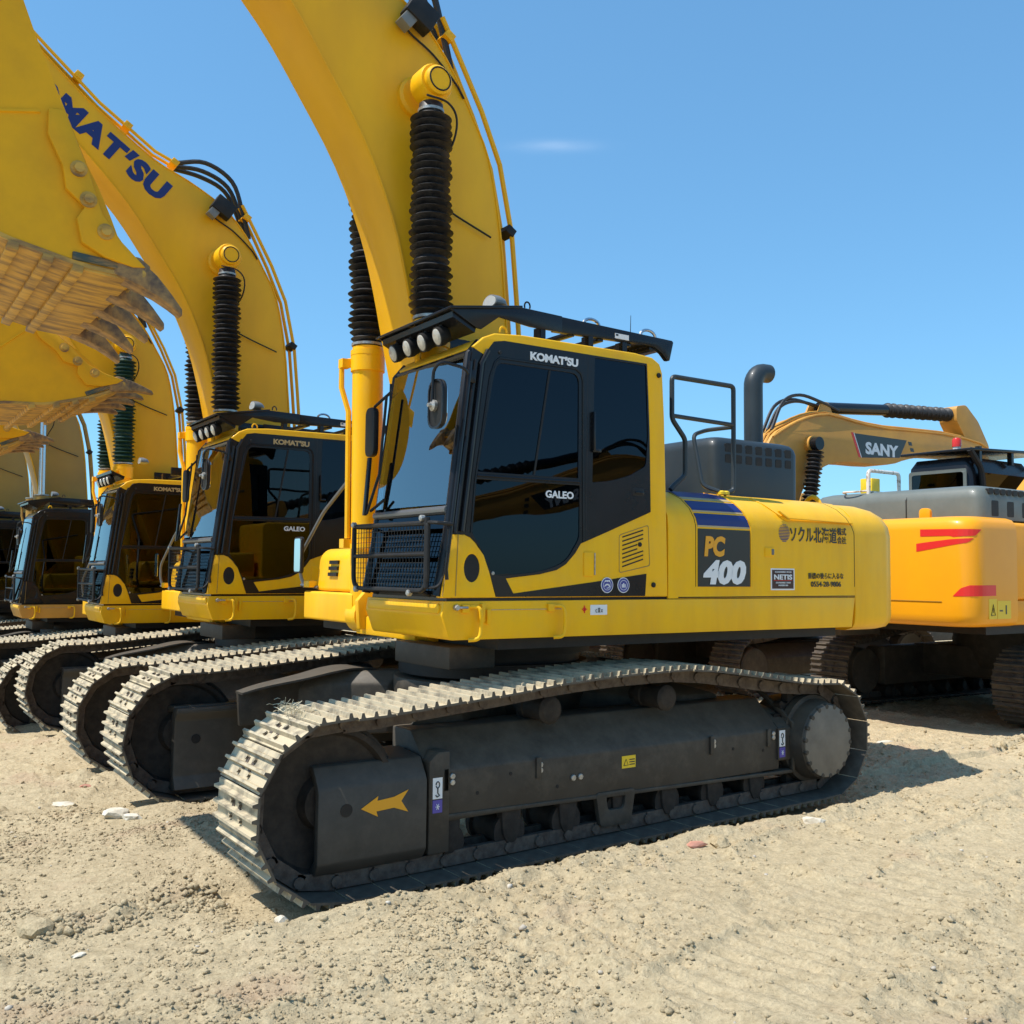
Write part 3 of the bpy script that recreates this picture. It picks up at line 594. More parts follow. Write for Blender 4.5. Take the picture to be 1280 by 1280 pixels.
    for y, e in ((.12, .10), (.235, .115)):
        k.tube([(x-e*(.9 if z > 4.5 else 1), y, z+(.045 if z > 5 else 0)) for x, z in outer[1:7]]+[(.53, y, 5.60), (.68, y, 5.86)], .020, 8)
        k.tube([(1.42, y, 6.16), (1.65, y, 6.24), (2.23, y, 6.62), (2.74, y, 7.05), (3.6, y, 7.8)], .018, 7)
    k.build('hydraulic_pipe', 'boomyellow', boom)
    for x, z in ((.10, 4.30), (.68, 5.70), (1.50, 6.14), (2.0, 6.42), (2.5, 6.82)):
        MB().obox((x-.06, .17, z+.03), (.035, 0, .022), (0, .09, 0), (-.018, 0, .028)).build('pipe_clamp', 'blackmatte' if x < .2 else 'boomyellow', boom, bevel=.004)
    k = MB()
    for y, hh in ((.10, .10), (.20, .16), (.02, .06)):
        k.tube(spline([(.58, y, 5.50), (.66, y, 5.78), (.84-hh*.3, y, 6.02+hh*.6), (1.10, y, 6.10+hh), (1.42, y, 6.18)], 5), .026, 8)
    k.build('hydraulic_hose', 'rubber', boom)
    k = MB(); k.tube(spline([(.50, bw+.01, 5.26), (.58, bw+.012, 5.36), (.78, bw+.015, 5.52), (.98, bw+.02, 5.62), (1.03, bw+.05, 5.66), (1.06, bw+.03, 5.72)], 5), .008, 6); k.build('lamp_cable', 'blackmatte', boom)
    k = MB(); k.obox((.93, bw+.09, 5.74), Vector((.10, 0, .06)), Vector((0, .06, 0)), Vector((-.045, 0, .075))); k.build('work_lamp', 'blackmatte', boom, bevel=.01)
    MB().obox((1.04, bw+.08, 5.66), Vector((.04, 0, .03)), Vector((0, .05, 0)), Vector((-.03, 0, .04))).build('lamp_bracket', 'silverplastic', boom, bevel=.006)
    for s in (-1, 1): k = MB(); k.lathe((.915, .25*s, 5.14), (0, s, 0), [(0, .15), (.05, .15), (.07, .13)], 28); k.build('pin_boss', 'boomyellow', boom)
    # big wordmark along the boom, cap height across the boom
    e1 = Vector((-.835, 0, -.55)).normalized(); e2 = Vector((-.55, 0, .835)).normalized(); o0 = Vector((3.17, bw+.004, 6.71)); W = 1.88
    text('KOMAT\u02bcSU', o0-e2*.0, e1, e2, W, .27, 'navy', boom, bold=.058, spacing=1.09, name='boom_lettering')
    # arm
    ap = Vector((4.25, 0, 7.96))
    k = MB(); pl = [(0.12, .15), (-.42, .75), (-.52, .62), (-.25, .05), (-.34, -.6), (-.72, -2.95), (-.70, -3.22), (-.52, -3.36), (-.36, -3.25), (-.22, -2.9), (.22, -.6)]
    k.prism(rnd(pl, .06), -.20, .20); k.v = [(v[0]+ap.x, v[1], v[2]+ap.z) for v in k.v]
    arm = k.build('arm', 'boomyellow', root, bevel=.01); shift(arm, ap)
    MB().cyl((0, -.3, 0), (0, .3, 0), .12, 20).build('arm_pin', 'yellow', arm)
    k = MB(); k.cyl((-.42, 0, .66), (-.75, 0, .42), .06, 14); k.cyl((-.75, 0, .42), (-1.15, 0, .12), .10, 16); k.build('arm_cylinder', 'yellow', arm)
    k = MB(); k.cyl((.35, 0, -.7), (.35, 0, -2.2), .09, 14); k.cyl((.35, 0, -2.2), (.25, 0, -3.0), .05, 12); k.build('bucket_cylinder', 'yellow', arm)
    for y in (-.24, .24): MB().obox((.07, y, -3.12), (.36, 0, .06), (0, .03, 0), (-.02, 0, .09)).build('bucket_link', 'yellow', arm, bevel=.01)
    build_bucket(root)
    return root

def rnd3(pts, r=.06, k=4):
    out = [Vector(pts[0])]
    for i in range(1, len(pts)-1):
        p, a, b = Vector(pts[i]), Vector(pts[i-1]), Vector(pts[i+1]); ra = min(r, (a-p).length*.45); rb = min(r, (b-p).length*.45)
        A = p+(a-p).normalized()*ra; B = p+(b-p).normalized()*rb
        for j in range(k+1): t = j/k; out.append(A*(1-t)**2+p*2*t*(1-t)+B*t*t)
    return out+[Vector(pts[-1])]
def shift(o, p):   # move the mesh so that the object's own origin is at p
    o.data.transform(Matrix.Translation(-Vector(p))); o.location = Vector(p)

def build_bucket(root):
    pin = Vector((3.78, 0, 4.66)); W = .80
    prof = [(3.54, 4.53), (3.46, 4.34), (3.25, 3.86), (3.185, 3.745), (3.12, 3.60), (3.07, 3.475), (2.955, 3.335)]
    back = [(2.95, 3.30), (3.27, 3.32), (3.67, 3.405), (4.05, 3.58), (4.34, 3.86), (4.50, 4.22), (4.48, 4.52), (4.30, 4.76), (3.95, 4.84), (3.62, 4.74)]
    b = MB(); back = [back[0]]+spline(back[1:], 4)
    for s in (-1, 1): b.prism(prof+back, s*W, s*(W+.03))
    inner = [(x+(3.8-x)*.03+0.0, z+(4.1-z)*.035+.0) for x, z in back]
    b.loft([[(x, -W, z), (x, W, z), (xi, W, zi), (xi, -W, zi)] for (x, z), (xi, zi) in zip(back, inner)])
    bu = b.build('bucket', 'bucketyellow', root, ang=25)
    parts = []
    def add(m, *a, **k): o = m.build(*a, **k); parts.append(o); return o
    for s in (-1, 1):
        yo = s*(W+.03)
        # bolted side cutter
        k = MB(); k.prism([(3.46, 4.12), (3.38, 4.13), (3.24, 3.80), (3.17, 3.60), (3.06, 3.46), (2.93, 3.34), (3.0, 3.33), (3.15, 3.36), (3.27, 3.42), (3.30, 3.55), (3.26, 3.62), (3.36, 3.70), (3.38, 3.82), (3.46, 3.98)][::-1], yo, yo+s*.035)
        add(k, 'side_cutter', 'bucketyellow', bu, bevel=.008)
        for x, z in ((3.30, 3.82), (3.245, 3.66), (3.15, 3.50)):
            k = MB(); k.lathe((x, yo+s*.03, z), (0, s, 0), [(0, .045), (.012, .045), (.012, .028), (.035, .026)], 14); add(k, 'bolt', 'worn', bu)
        k = MB(); k.tube([(3.5, yo, 4.1), (3.9, yo, 4.0), (4.45, yo, 4.12)], .012, 5); add(k, 'weld_seam', 'bucketyellow', bu)
    # worn bottom: wear bars across, cutting lip, heel plate
    def bot(x): return np.interp(x, [2.95, 3.27, 3.67, 4.05], [3.30, 3.32, 3.405, 3.58])
    k = MB(); seg = np.linspace(3.02, 4.10, 12)
    k.loft([[(x, -W-.035, bot(x)-.004), (x, W+.035, bot(x)-.004), (x, W+.035, bot(x)-.03), (x, -W-.035, bot(x)-.03)] for x in seg]); add(k, 'wear_plate', 'worn', bu)
    for x in (3.28, 3.43, 3.60, 3.80):
        k = MB(); z = bot(x)-.045; k.obox((x, 0, z), (.028, 0, .006), (0, W+.04, 0), (-.004, 0, .022)); add(k, 'wear_bar', 'worn', bu, bevel=.006)
    k = MB(); k.obox((3.12, 0, bot(3.12)-.036), (.13, 0, .010), (0, W+.03, 0), (0, 0, .008)); add(k, 'lip_plate', 'worn', bu, bevel=.004)
    k = MB(); k.obox((3.12, 0, 3.335), (.19, 0, .012), (0, W+.045, 0), (0, 0, .022)); add(k, 'cutting_lip', 'lipgreen', bu, bevel=.006)
    for i in range(5):
        y = -.78+i*.39
        k = MB(); k.loft([[(x, y-w, z-h), (x, y+w, z-h), (x, y+w, z+h), (x, y-w, z+h)] for x, z, w, h in ((3.10, 3.335, .050, .048), (3.06, 3.335, .075, .066), (2.96, 3.315, .078, .080), (2.90, 3.285, .066, .072))])
        t = add(k, 'tooth_adapter', 'tooth', bu, bevel=.01)
        k = MB(); k.loft([[(x, y-w, z-h), (x, y+w, z-h), (x, y+w, z+h), (x, y-w, z+h)] for x, z, w, h in ((2.925, 3.29, .066, .070), (2.86, 3.255, .062, .058), (2.78, 3.19, .054, .038), (2.71, 3.125, .046, .020))])
        add(k, 'tooth', 'tooth', bu, bevel=.008)
        k = MB(); k.lathe((2.945, y-.075, 3.305), (0, 1, 0), [(0, .020), (.15, .020)], 10); add(k, 'tooth_pin', 'worn', bu)
    for y in (-.26, .26):
        k = MB(); k.prism(rnd([(3.60, 4.60), (3.66, 4.83), (3.80, 4.90), (4.2, 4.98), (4.36, 4.80), (4.30, 4.66)], .05), y-.03, y+.03); add(k, 'bucket_ear', 'bucketyellow', bu, bevel=.008)
    for o in parts: o.data.transform(Matrix.Translation(-pin))
    shift(bu, pin)
    return bu

def build_cab(root):
    outer = cab_outlines(); y1 = CY
    blk = [(1.014, 3.058), (.973, 3.083), (.895, 3.099), (.17, 3.103), (-.299, 3.108), (-.314, 2.87), (-.327, 2.608), (-.337, 2.073), (.049, 1.924), (.193, 1.870), (.275, 1.840), (.321, 1.776), (.398, 1.702), (.473, 1.664), (.607, 1.636), (.865, 1.608), (.807, 1.515), (.179, 1.587), (-.30, 1.647), (-.288, 1.494), (.938, 1.494), (.991, 1.648), (1.033, 1.751), (1.08, 1.815), (1.13, 1.856), (1.169, 1.870)]
    blk[0] = (1.03, 3.01)
    # yellow shell
    k = MB(); hole = [(1.125, 1.885), (1.02, 2.96), (.91, 3.085), (-.302, 3.097), (-.328, 2.09), (.05, 1.94), (.29, 1.852), (.40, 1.712), (.60, 1.648), (.95, 1.618), (1.045, 1.765)]
    k.plate(outer, [hole], y1-.06, y1)
    rw = [(.35, 2.05), (.35, 2.95), (-.35, 2.95), (-.35, 2.05)]
    cab = k.build('cab', 'yellow', root, bevel=.012, seg=3)
    # roof, rear and right walls
    k = MB(); P = [(1.13, 3.032), (1.049, 3.102), (.966, 3.138), (.752, 3.157), (-.195, 3.170), (-.352, 3.159), (-.423, 3.122), (-.449, 3.058), (-.40, 3.05), (1.08, 2.99)]
    k.prism(P, .45, y1-.055); k.build('cab_roof', 'yellow', cab, bevel=.02, seg=3)
    MB().box(-.44, 1.06, .48, y1-.065, 3.0, 3.04).build('headliner', 'interior', cab)
    MB().plate([(.45, 1.50), (y1-.06, 1.50), (y1-.06, 3.08), (.45, 3.08)], [[(.55, 2.1), (1.3, 2.1), (1.3, 2.95), (.55, 2.95)]], -.49, -.45, 'x').build('rear_wall', 'black', cab)
    MB().prism(rect(.55, 1.3, 2.1, 2.95), -.475, -.468, 'x').build('rear_window', 'glassdoor', cab, smooth=False)
    MB().plate([(1.28, 1.50), (1.07, 3.03), (-.46, 3.08), (-.49, 1.50)], [[(1.10, 2.0), (1.0, 2.93), (-.36, 2.95), (-.38, 2.0)]], .43, .47).build('right_wall', 'black', cab)
    MB().prism([(1.10, 2.0), (1.0, 2.93), (-.36, 2.95), (-.38, 2.0)], .445, .452).build('right_window', 'glassdoor', cab, smooth=False)
    MB().box(-.47, 1.28, .46, y1-.06, 1.49, 1.53).build('cab_floor', 'interior', cab)
    # black door and window surround
    gu = rnd([(1.080, 2.262), (.972, 2.86), (.945, 2.955), (.33, 2.962), (.300, 2.92), (.300, 2.268)], [0, .04, .05, .06, .03, 0])
    gl = rnd([(1.090, 2.215), (.288, 2.222), (.288, 1.875), (.40, 1.715), (.60, 1.652), (.93, 1.625), (.985, 1.655), (1.033, 1.765), (1.118, 1.885)], [0, 0, .04, .08, .1, .04, .05, .05, .03])
    gr = rnd([(.165, 3.088), (-.292, 3.094), (-.312, 2.607), (-.292, 2.39), (-.15, 2.315), (.019, 2.268), (.182, 2.248)], [.01, .01, 0, .03, .05, .05, .01])
    k = MB(); k.plate(blk, [gu, gl, gr], y1-.03, y1+.004); k.build('door_surround', 'black', cab, bevel=.002, seg=1)
    # glass
    for nm, g in (('door_window', gu), ('door_lower_glass', gl), ('rear_quarter_window', gr)):
        MB().prism(g, y1-.012, y1-.004).build(nm, 'glass', cab, smooth=False)
    k = MB(); k.tube([(1.088, y1+.004, 2.238), (.293, y1+.004, 2.245)], .010, 6); k.build('window_rail', 'black', cab)
    MB().prism([(.648, 2.268), (.662, 2.268), (.546, 2.955), (.530, 2.955)], y1-.012, y1+.001).build('window_bar', 'blackmatte', cab)
    # door frame relief
    k = MB()
    k.tube([(x, y1+.003, z) for x, z in [(1.125, 2.262-.38), (1.10, 2.2), (1.0, 2.86), (.965, 2.955), (.93, 2.985), (.33, 2.992), (.285, 2.965), (.268, 2.92), (.262, 2.25), (.255, 1.85)]], .009, 6); k.build('door_seal', 'black', cab)
    k = MB(); k.tube([(.225, y1+.002, 3.09), (.232, y1+.002, 1.86)], .003, 4); k.build('door_gap', 'blackmatte', cab)
    # hinge, handle, latch, vent
    k = MB(); k.box(.175, .192, y1+.004, y1+.03, 2.46, 2.72); k.box(.12, .192, y1+.004, y1+.022, 2.45, 2.475); k.build('door_handle', 'black', cab, bevel=.004)
    MB().prism(rnd(rect(-.165, -.275, 2.178, 2.232), .02), y1+.003, y1+.006).build('handle_recess', 'blackmatte', cab, bevel=.002)
    MB().prism(rnd(rect(-.19, -.265, 2.192, 2.212), .008), y1+.005, y1+.012).build('handle_lever', 'black', cab, bevel=.003)
    MB().prism(rnd(rect(.252, .168, 1.628, 1.785), .008), y1-.005, y1+.010).build('latch_cover', 'yellow', cab, bevel=.003)
    k = MB(); k.tube([(.165, y1+.012, 1.635), (.165, y1+.012, 1.78)], .005, 5); k.build('latch_pin', 'bolt', cab)
    vent = rnd([(-.052, 1.908), (-.318, 1.985), (-.333, 1.700), (-.053, 1.648)], .02)
    MB().plate(vent, [rnd([(-.056, 1.903), (-.313, 1.978), (-.327, 1.706), (-.058, 1.654)], .02)], y1-.003, y1+.002).build('vent_frame', 'ochre', cab)
    for i in range(8):
        z = 1.897-i*.0285; e = .03 if i not in (3, 4) else .0
        x1 = -.268 if i not in (3, 4) else -.215
        MB().prism([(-.082, z), (x1, z+.048*(x1+.082)/(-.186)*1.1), (x1, z+.048*(x1+.082)/(-.186)*1.1-.009), (-.082, z-.009)], y1-.003, y1+.0025).build('vent_slot', 'blackmatte', cab, smooth=False)
    MB().prism(circ(-.238, 1.846, .016, 12), y1, y1+.006).build('vent_lock', 'blackmatte', cab)
    for x, z in ((-.409, 3.038), (-.362, 1.570), (.93, 3.02), (.965, 1.64)):
        k = MB(); hexbolt(k, (x, y1, z), (0, 1, 0), .018 if x < 0 else .012, .012); k.build('bolt', 'blackmatte' if x < .95 else 'bolt', cab)
    for x in (.054, -.089):
        decal(circ(x, 1.568, .052, 28), y1+.0065, 'white', cab, 'emblem'); decal(circ(x, 1.568, .047, 28), y1+.0075, 'blueemblem', cab, 'emblem'); 
        MB().plate(circ(x, 1.568, .034, 24), [circ(x, 1.568, .031, 24)], y1+.0075, y1+.0082).build('emblem_ring', 'white', cab)
    tx('●●●', .075, .033, 1.59, 1.602, y1+.009, 'white', cab, name='emblem_mark'); k = MB()
    k.tube([(.054+.020*math.cos(a), y1+.008, 1.562+.014*math.sin(a)) for a in np.linspace(0, 5, 10)], .003, 4); k.tube([(.080, y1+.008, 1.56), (.054, y1+.008, 1.572), (.030, y1+.008, 1.556)], .003, 4)
    for dx in (-.012, 0, .012): k.box(-.089+dx-.004, -.089+dx+.004, y1+.0075, y1+.0085, 1.552, 1.582-abs(dx)*.6)
    k.build('emblem_mark', 'white', cab)
    tx('KOMAT\u02bcSU', .699, .312, 3.003, 3.060, y1+.0075, 'white', cab, bold=.045, spacing=.95, name='cab_lettering')
    tx('GALEO', .564, .337, 2.128, 2.176, y1+.0005, 'white', cab, bold=.03, spacing=1.0, name='model_lettering')
    # front quarter panel with round window
    q = [(1.322, 1.492), (1.262, 1.868), (1.215, 1.872), (1.166, 1.868), (1.103, 1.831), (1.033, 1.751), (.991, 1.648), (.942, 1.492)]
    k = MB(); k.plate(q, [circ(1.117, 1.670, .056, 24, .086)], y1-.02, y1+.007); k.build('quarter_panel', 'yellow', cab, bevel=.003)
    MB().prism(circ(1.117, 1.670, .060, 24, .090), y1-.010, y1+.003).build('round_window', 'blackmatte', cab, smooth=False)
    k = MB(); k.tube([(1.262, y1+.004, 1.868), (1.320, y1+.004, 1.50)], .004, 5); k.tube([(1.218, y1+.009, 1.87), (1.232, y1+.009, 1.50)], .003, 5); k.build('panel_gap', 'ochre', cab)
    # A pillars and windscreen
    for y, r in ((y1-.035, .030), (.465, .030)):
        k = MB(); k.tube([(1.335, y, 1.50), (1.268, y, 1.87), (1.132, y, 2.99), (1.06, y, 3.07)], r, 10); k.build('front_pillar', 'black', cab)
    MB().prism([(1.262, 1.872), (1.150, 1.872), (1.030, 2.985), (1.128, 3.025)], y1-.065, y1+.0015).build('front_pillar', 'black', cab)
    k = MB(); k.tube([(1.195, y1+.012, 1.89), (1.070, y1+.012, 2.93), (1.02, y1+.01, 3.02)], .016, 8); k.tube([(1.24, y1+.008, 1.88), (1.105, y1+.008, 2.95)], .012, 8)
    k.tube([(1.305, y1+.03, 1.60), (1.315, y1+.035, 1.66), (1.285, y1+.03, 1.88), (1.165, y1+.028, 2.86), (1.155, y1+.02, 2.93)], .012, 8); k.build('drain_channel', 'black', cab)
    def fx(z): return 1.330-(z-1.5)*(1.330-1.120)/(3.02-1.5)
    def quad(ya, yb, za, zb, t, m, nm, dx=0): return MB().loft([[(fx(z)+dx, y_, z) for y_, z in ((ya, za), (yb, za), (yb, zb), (ya, zb))], [(fx(z)+dx+t, y_, z) for y_, z in ((ya, za), (yb, za), (yb, zb), (ya, zb))]]).build(nm, m, cab, smooth=False)
    ys_ = np.linspace(.485, y1-.05, 13); bow = lambda y_: .012-.085*(y_-.947)-.09*(y_-.947)**2   # slightly convex pane
    MB().loft([[(fx(2.06)+bow(y_), y_, 2.06), (fx(2.985)+bow(y_), y_, 2.985), (fx(2.985)+bow(y_)-.006, y_, 2.985), (fx(2.06)+bow(y_)-.006, y_, 2.06)] for y_ in ys_]).build('windscreen', 'glassclear', cab)
    quad(.485, y1-.05, 1.51, 2.0, .006, 'glass', 'lower_windscreen')
    k = MB(); k.tube([(fx(2.02)+.012, .46, 2.02), (fx(2.02)+.012, y1-.03, 2.02)], .026, 10); k.build('windscreen_rail', 'pipegrey', cab)
    k = MB(); k.tube([(fx(2.99), .44, 3.0), (fx(2.99), y1-.02, 3.0)], .022, 8); k.build('windscreen_header', 'black', cab)
    k = MB(); k.tube([(1.20, .50, 2.05), (1.16, .44, 2.95)], .012, 6); k.tube([(1.36, .50, 2.03), (1.30, .56, 2.30), (1.24, .53, 2.85)], .010, 6); k.tube([(1.34, .52, 2.05), (1.31, .66, 2.12)], .010, 6); k.build('wiper', 'blackmatte', cab)
    k = MB(); k.obox((1.345, .47, 2.22), (.012, 0, 0), (0, .018, 0), (-.02, -.01, .20)); k.build('wiper_cover', 'black', cab, bevel=.006)
    # mesh guard in front of the lower glass
    gx = 1.40; k = MB(); fr = rnd([(.40, 1.945), (1.42, 1.935), (1.42, 1.53), (.40, 1.53)], [.02, .02, .10, .10], 5)
    k.tube([(gx, a, b) for a, b in fr+fr[:1]], .016, 8); k.tube([(gx, .40, 1.745), (gx, 1.42, 1.75)], .013, 8); k.tube([(gx, 1.41, 1.97), (gx, 1.41, 1.55)], .018, 8)
    k.tube(spline([(gx, 1.41, 1.94), (gx-.02, 1.50, 1.935), (1.28, y1+.04, 1.93)], 4), .012, 7); k.tube(spline([(gx, 1.40, 1.55), (gx-.04, 1.47, 1.56), (1.31, y1-.01, 1.62), (1.29, y1, 1.75), (1.28, y1, 1.9)], 4), .008, 6)
    k.tube([(gx, .40, 1.94), (1.28, .42, 1.94)], .012, 6); k.tube([(gx, .6, 1.53), (1.31, .6, 1.50)], .012, 6); k.tube([(gx, 1.3, 1.53), (1.31, 1.3, 1.50)], .012, 6)
    gu_ = k.build('guard_frame', 'blackmatte', cab)
    k = MB()
    for i in range(25): y_ = .43+i*.0402; k.box(gx-.0018, gx+.0018, y_-.0018, y_+.0018, 1.54, 1.94)
    for i in range(12): z_ = 1.565+i*.0335; k.box(gx-.0035, gx+.0002, .41, 1.41, z_-.0018, z_+.0018)
    tag(k.build('guard_mesh', 'blackmatte', gu_ if False else cab, smooth=False), kind='stuff')
    for y_, z_ in ((1.37, 1.965), (.42, 1.955), (.47, 1.525), (1.22, 1.515)):
        MB().lathe((gx, y_, z_), (1, 0, 0), [(0, .02), (.025, .02), (.03, .012)], 8).build('guard_bolt', 'bolt', cab)
    # mirror on its arm
    k = MB(); ov = rnd([(1.36, 2.80), (1.54, 2.80), (1.54, 2.50), (1.36, 2.50)], .085, 6)
    k.prism(ov, 1.345, 1.375, 'x'); k.build('mirror_back', 'blackmatte', cab, bevel=.012, seg=3)
    MB().plate(ov, [[(1.45+(a-1.45)*.86, 2.65+(b-2.65)*.92) for a, b in ov]], 1.37, 1.382, 'x').build('mirror_rim', 'black', cab)
    MB().prism([(1.45+(a-1.45)*.86, 2.65+(b-2.65)*.92) for a, b in ov], 1.340, 1.345, 'x').build('mirror_face', 'mirror', cab)
    k = MB(); k.tube(rnd3([(1.155, y1+.02, 2.83), (1.20, y1+.04, 2.88), (1.37, 1.50, 2.90), (1.39, 1.44, 2.86), (1.395, 1.44, 2.66)], .04), .010, 8); k.build('mirror_arm', 'black', cab)
    MB().lathe((1.376, 1.44, 2.64), (1, 0, 0), [(0, .035), (.02, .035), (.03, .015), (.05, .012)], 12).build('mirror_clamp', 'bolt', cab)
    MB().box(1.12, 1.16, y1-.01, y1+.03, 2.80, 2.88).build('mirror_bracket', 'black', cab, bevel=.005)
    k = MB(); k.prism(rnd([(.20, 2.80), (.34, 2.80), (.34, 2.45), (.20, 2.45)], .06, 5), 1.20, 1.24, 'x'); k.tube([(1.22, .30, 2.8), (1.16, .46, 2.9)], .012, 6); k.build('right_mirror', 'blackmatte', cab, bevel=.01)
    # interior
    k = MB(); k.obox((.25, .95, 2.08), (.26, 0, 0), (0, .25, 0), (0, 0, .07)); k.obox((-.03, .95, 2.42), (.07, 0, -.02), (0, .24, 0), (-.04, 0, .34)); k.obox((-.08, .95, 2.86), (.05, 0, 0), (0, .13, 0), (0, 0, .09)); k.obox((.2, .95, 1.8), (.18, 0, 0), (0, .2, 0), (0, 0, .25))
    k.build('driver_seat', 'seat', cab, bevel=.03)
    k = MB()
    for y_ in (.60, 1.30): k.obox((.35, y_, 2.02), (.30, 0, .02), (0, .07, 0), (0, 0, .10)); k.cyl((.58, y_, 2.1), (.62, y_, 2.32), .02, 8); k.cyl((.62, y_, 2.3), (.63, y_, 2.38), .03, 8)
    for y_ in (.88, 1.02): k.tube([(.85, y_, 1.53), (.90, y_, 1.9), (.80, y_, 2.12)], .012, 6); k.obox((.98, y_, 1.60), (.12, 0, .04), (0, .05, 0), (0, 0, .01))
    k.build('control_levers', 'interior', cab, bevel=.01)
    MB().obox((1.02, .62, 2.22), (.02, .0, .005), (0, .12, 0), (-.02, 0, .09)).build('monitor', 'interior', cab, bevel=.01)
    # roof guard: visor, side rails, cross bars
    zt = 3.285
    # top plate and cheek plates
    k = MB(); k.loft([[(1.27, .40, 3.255), (1.27, 1.43, 3.255), (1.27, 1.43, 3.272), (1.27, .40, 3.272)], [(.72, .42, 3.345), (.72, 1.41, 3.345), (.72, 1.41, 3.365), (.72, .42, 3.365)]]); vi = k.build('visor', 'black', cab, bevel=.004)
    for y_ in (.43, 1.40):
        k = MB(); k.prism([(1.262, 3.262), (.72, 3.352), (.40, 3.345), (.40, 3.235), (.66, 3.235), (.90, 3.262), (1.03, 3.165), (1.07, 3.168)], y_-.008, y_+.008); k.build('visor_cheek', 'black', cab, bevel=.003)
    k = MB(); k.loft([[(1.23, .44, 3.215), (1.23, 1.39, 3.215), (1.235, 1.39, 3.25), (1.235, .44, 3.25)], [(1.07, .44, 3.14), (1.07, 1.39, 3.14), (1.06, 1.39, 3.18), (1.06, .44, 3.18)]]); k.build('lamp_tray', 'black', cab)
    for y_ in (.60, .80, 1.0, 1.20):
        c = Vector((1.205, y_, 3.135)); ax = Vector((.80, 0, -.28)).normalized()
        k = MB(); ring = []
        for t, s_ in ((-.05, .75), (-.01, 1.0), (.03, 1.0)):
            ring.append([tuple(c+ax*t+Vector((0, 1, 0))*(  .054*s_*math.cos(a))+ax.cross(Vector((0, 1, 0)))*(.062*s_*1.0*math.sin(a))) for a in np.linspace(0, 2*math.pi, 20, endpoint=False)])
        k.loft(ring); k.tube([c+Vector((0, 0, .05)), c+Vector((-.01, 0, .11))], .012, 6); k.build('roof_lamp', 'blackmatte', cab)
        k = MB(); k.loft([[tuple(c+ax*t+Vector((0, 1, 0))*(.044*s_*math.cos(a))+ax.cross(Vector((0, 1, 0)))*(.053*s_*math.sin(a))) for a in np.linspace(0, 2*math.pi, 20, endpoint=False)] for t, s_ in ((.028, 1), (.034, .97), (.042, .7))]); k.build('lamp_lens', 'lens', cab)
    for y_ in (.50, 1.38):
        k = MB(); k.prism([(.46, 3.235), (.46, 3.345), (-.60, 3.325), (-.612, 3.312), (-.575, 3.175), (-.55, 3.175), (-.50, 3.22), (-.43, 3.255), (-.36, 3.26)], y_-.02, y_+.02); k.build('guard_rail', 'black', cab, bevel=.005)
    for x in (.30, .05, -.20, -.42): MB().box(x-.025, x+.025, .50, 1.38, 3.23, 3.262).build('cross_bar', 'black', cab, bevel=.005)
    for x in (.55, .15, -.15): MB().box(x-.02, x+.02, 1.32, 1.40, 3.15, 3.25).build('guard_post', 'black', cab)
    MB().box(-.60, -.30, .50, 1.38, 3.268, 3.282).build('guard_plate', 'black', cab)
    decal(rect(-.06, -.185, 3.266, 3.302), 1.4025, 'white', cab); decal(rect(-.068, -.09, 3.284, 3.297), 1.4035, 'charcoal', cab)
    for x in (.115, -.40):
        k = MB(); k.tube([(x+.07*math.cos(a), 1.36, 3.335+.045*math.sin(a)) for a in np.linspace(0, math.pi, 9)], .011, 7); k.build('lifting_loop', 'chrome', cab)
    for x, z in ((.665, 3.375),): k = MB(); k.tube([(x+.022*math.cos(a), 1.38, z+.028*math.sin(a)) for a in np.linspace(-.5, math.pi+.5, 10)], .006, 6); k.build('lifting_hook', 'black', cab)
    k = MB(); k.tube([(.885+.026*math.cos(a), y1-.03, 3.165+.03*math.sin(a)) for a in np.linspace(-.3, math.pi+.3, 10)], .008, 6); k.build('lifting_hook', 'yellow', cab)
    k = MB(); k.cyl((-.33, 1.25, 3.30), (-.335, 1.25, 3.50), .004, 6, .002); k.build('antenna', 'blackmatte', cab)
    # round work lamp on the visor
    c = Vector((.80, 1.18, 3.395)); k = MB(); ring = []
    for t, s_ in ((-.085, .45), (-.06, .8), (-.02, 1), (.03, 1)):
        ring.append([(c.x+t, c.y+.085*s_*math.cos(a), c.z+.012+(.062 if math.sin(a) > 0 else .026)*s_*math.sin(a)) for a in np.linspace(0, 2*math.pi, 22, endpoint=False)])
    k.loft(ring); k.build('work_lamp', 'silverplastic', cab, ang=50)
    k = MB(); k.loft([[(c.x+t, c.y+.078*math.cos(a), c.z+.012+(.055 if math.sin(a) > 0 else .022)*math.sin(a)) for a in np.linspace(0, 2*math.pi, 22, endpoint=False)] for t in (.028, .034)]); k.build('lamp_lens', 'lens', cab)
    return cab

exc1 = build_excavator()
for ch in exc1.children: ch.location = Vector(ch.location)+Vector((0, 0, .12))
tag(exc1, 'nearest yellow excavator with black cab, four visor lamps and blue stripes on its side', 'excavator', 'yellow crawler excavators parked in a row')
#@@PART2@@

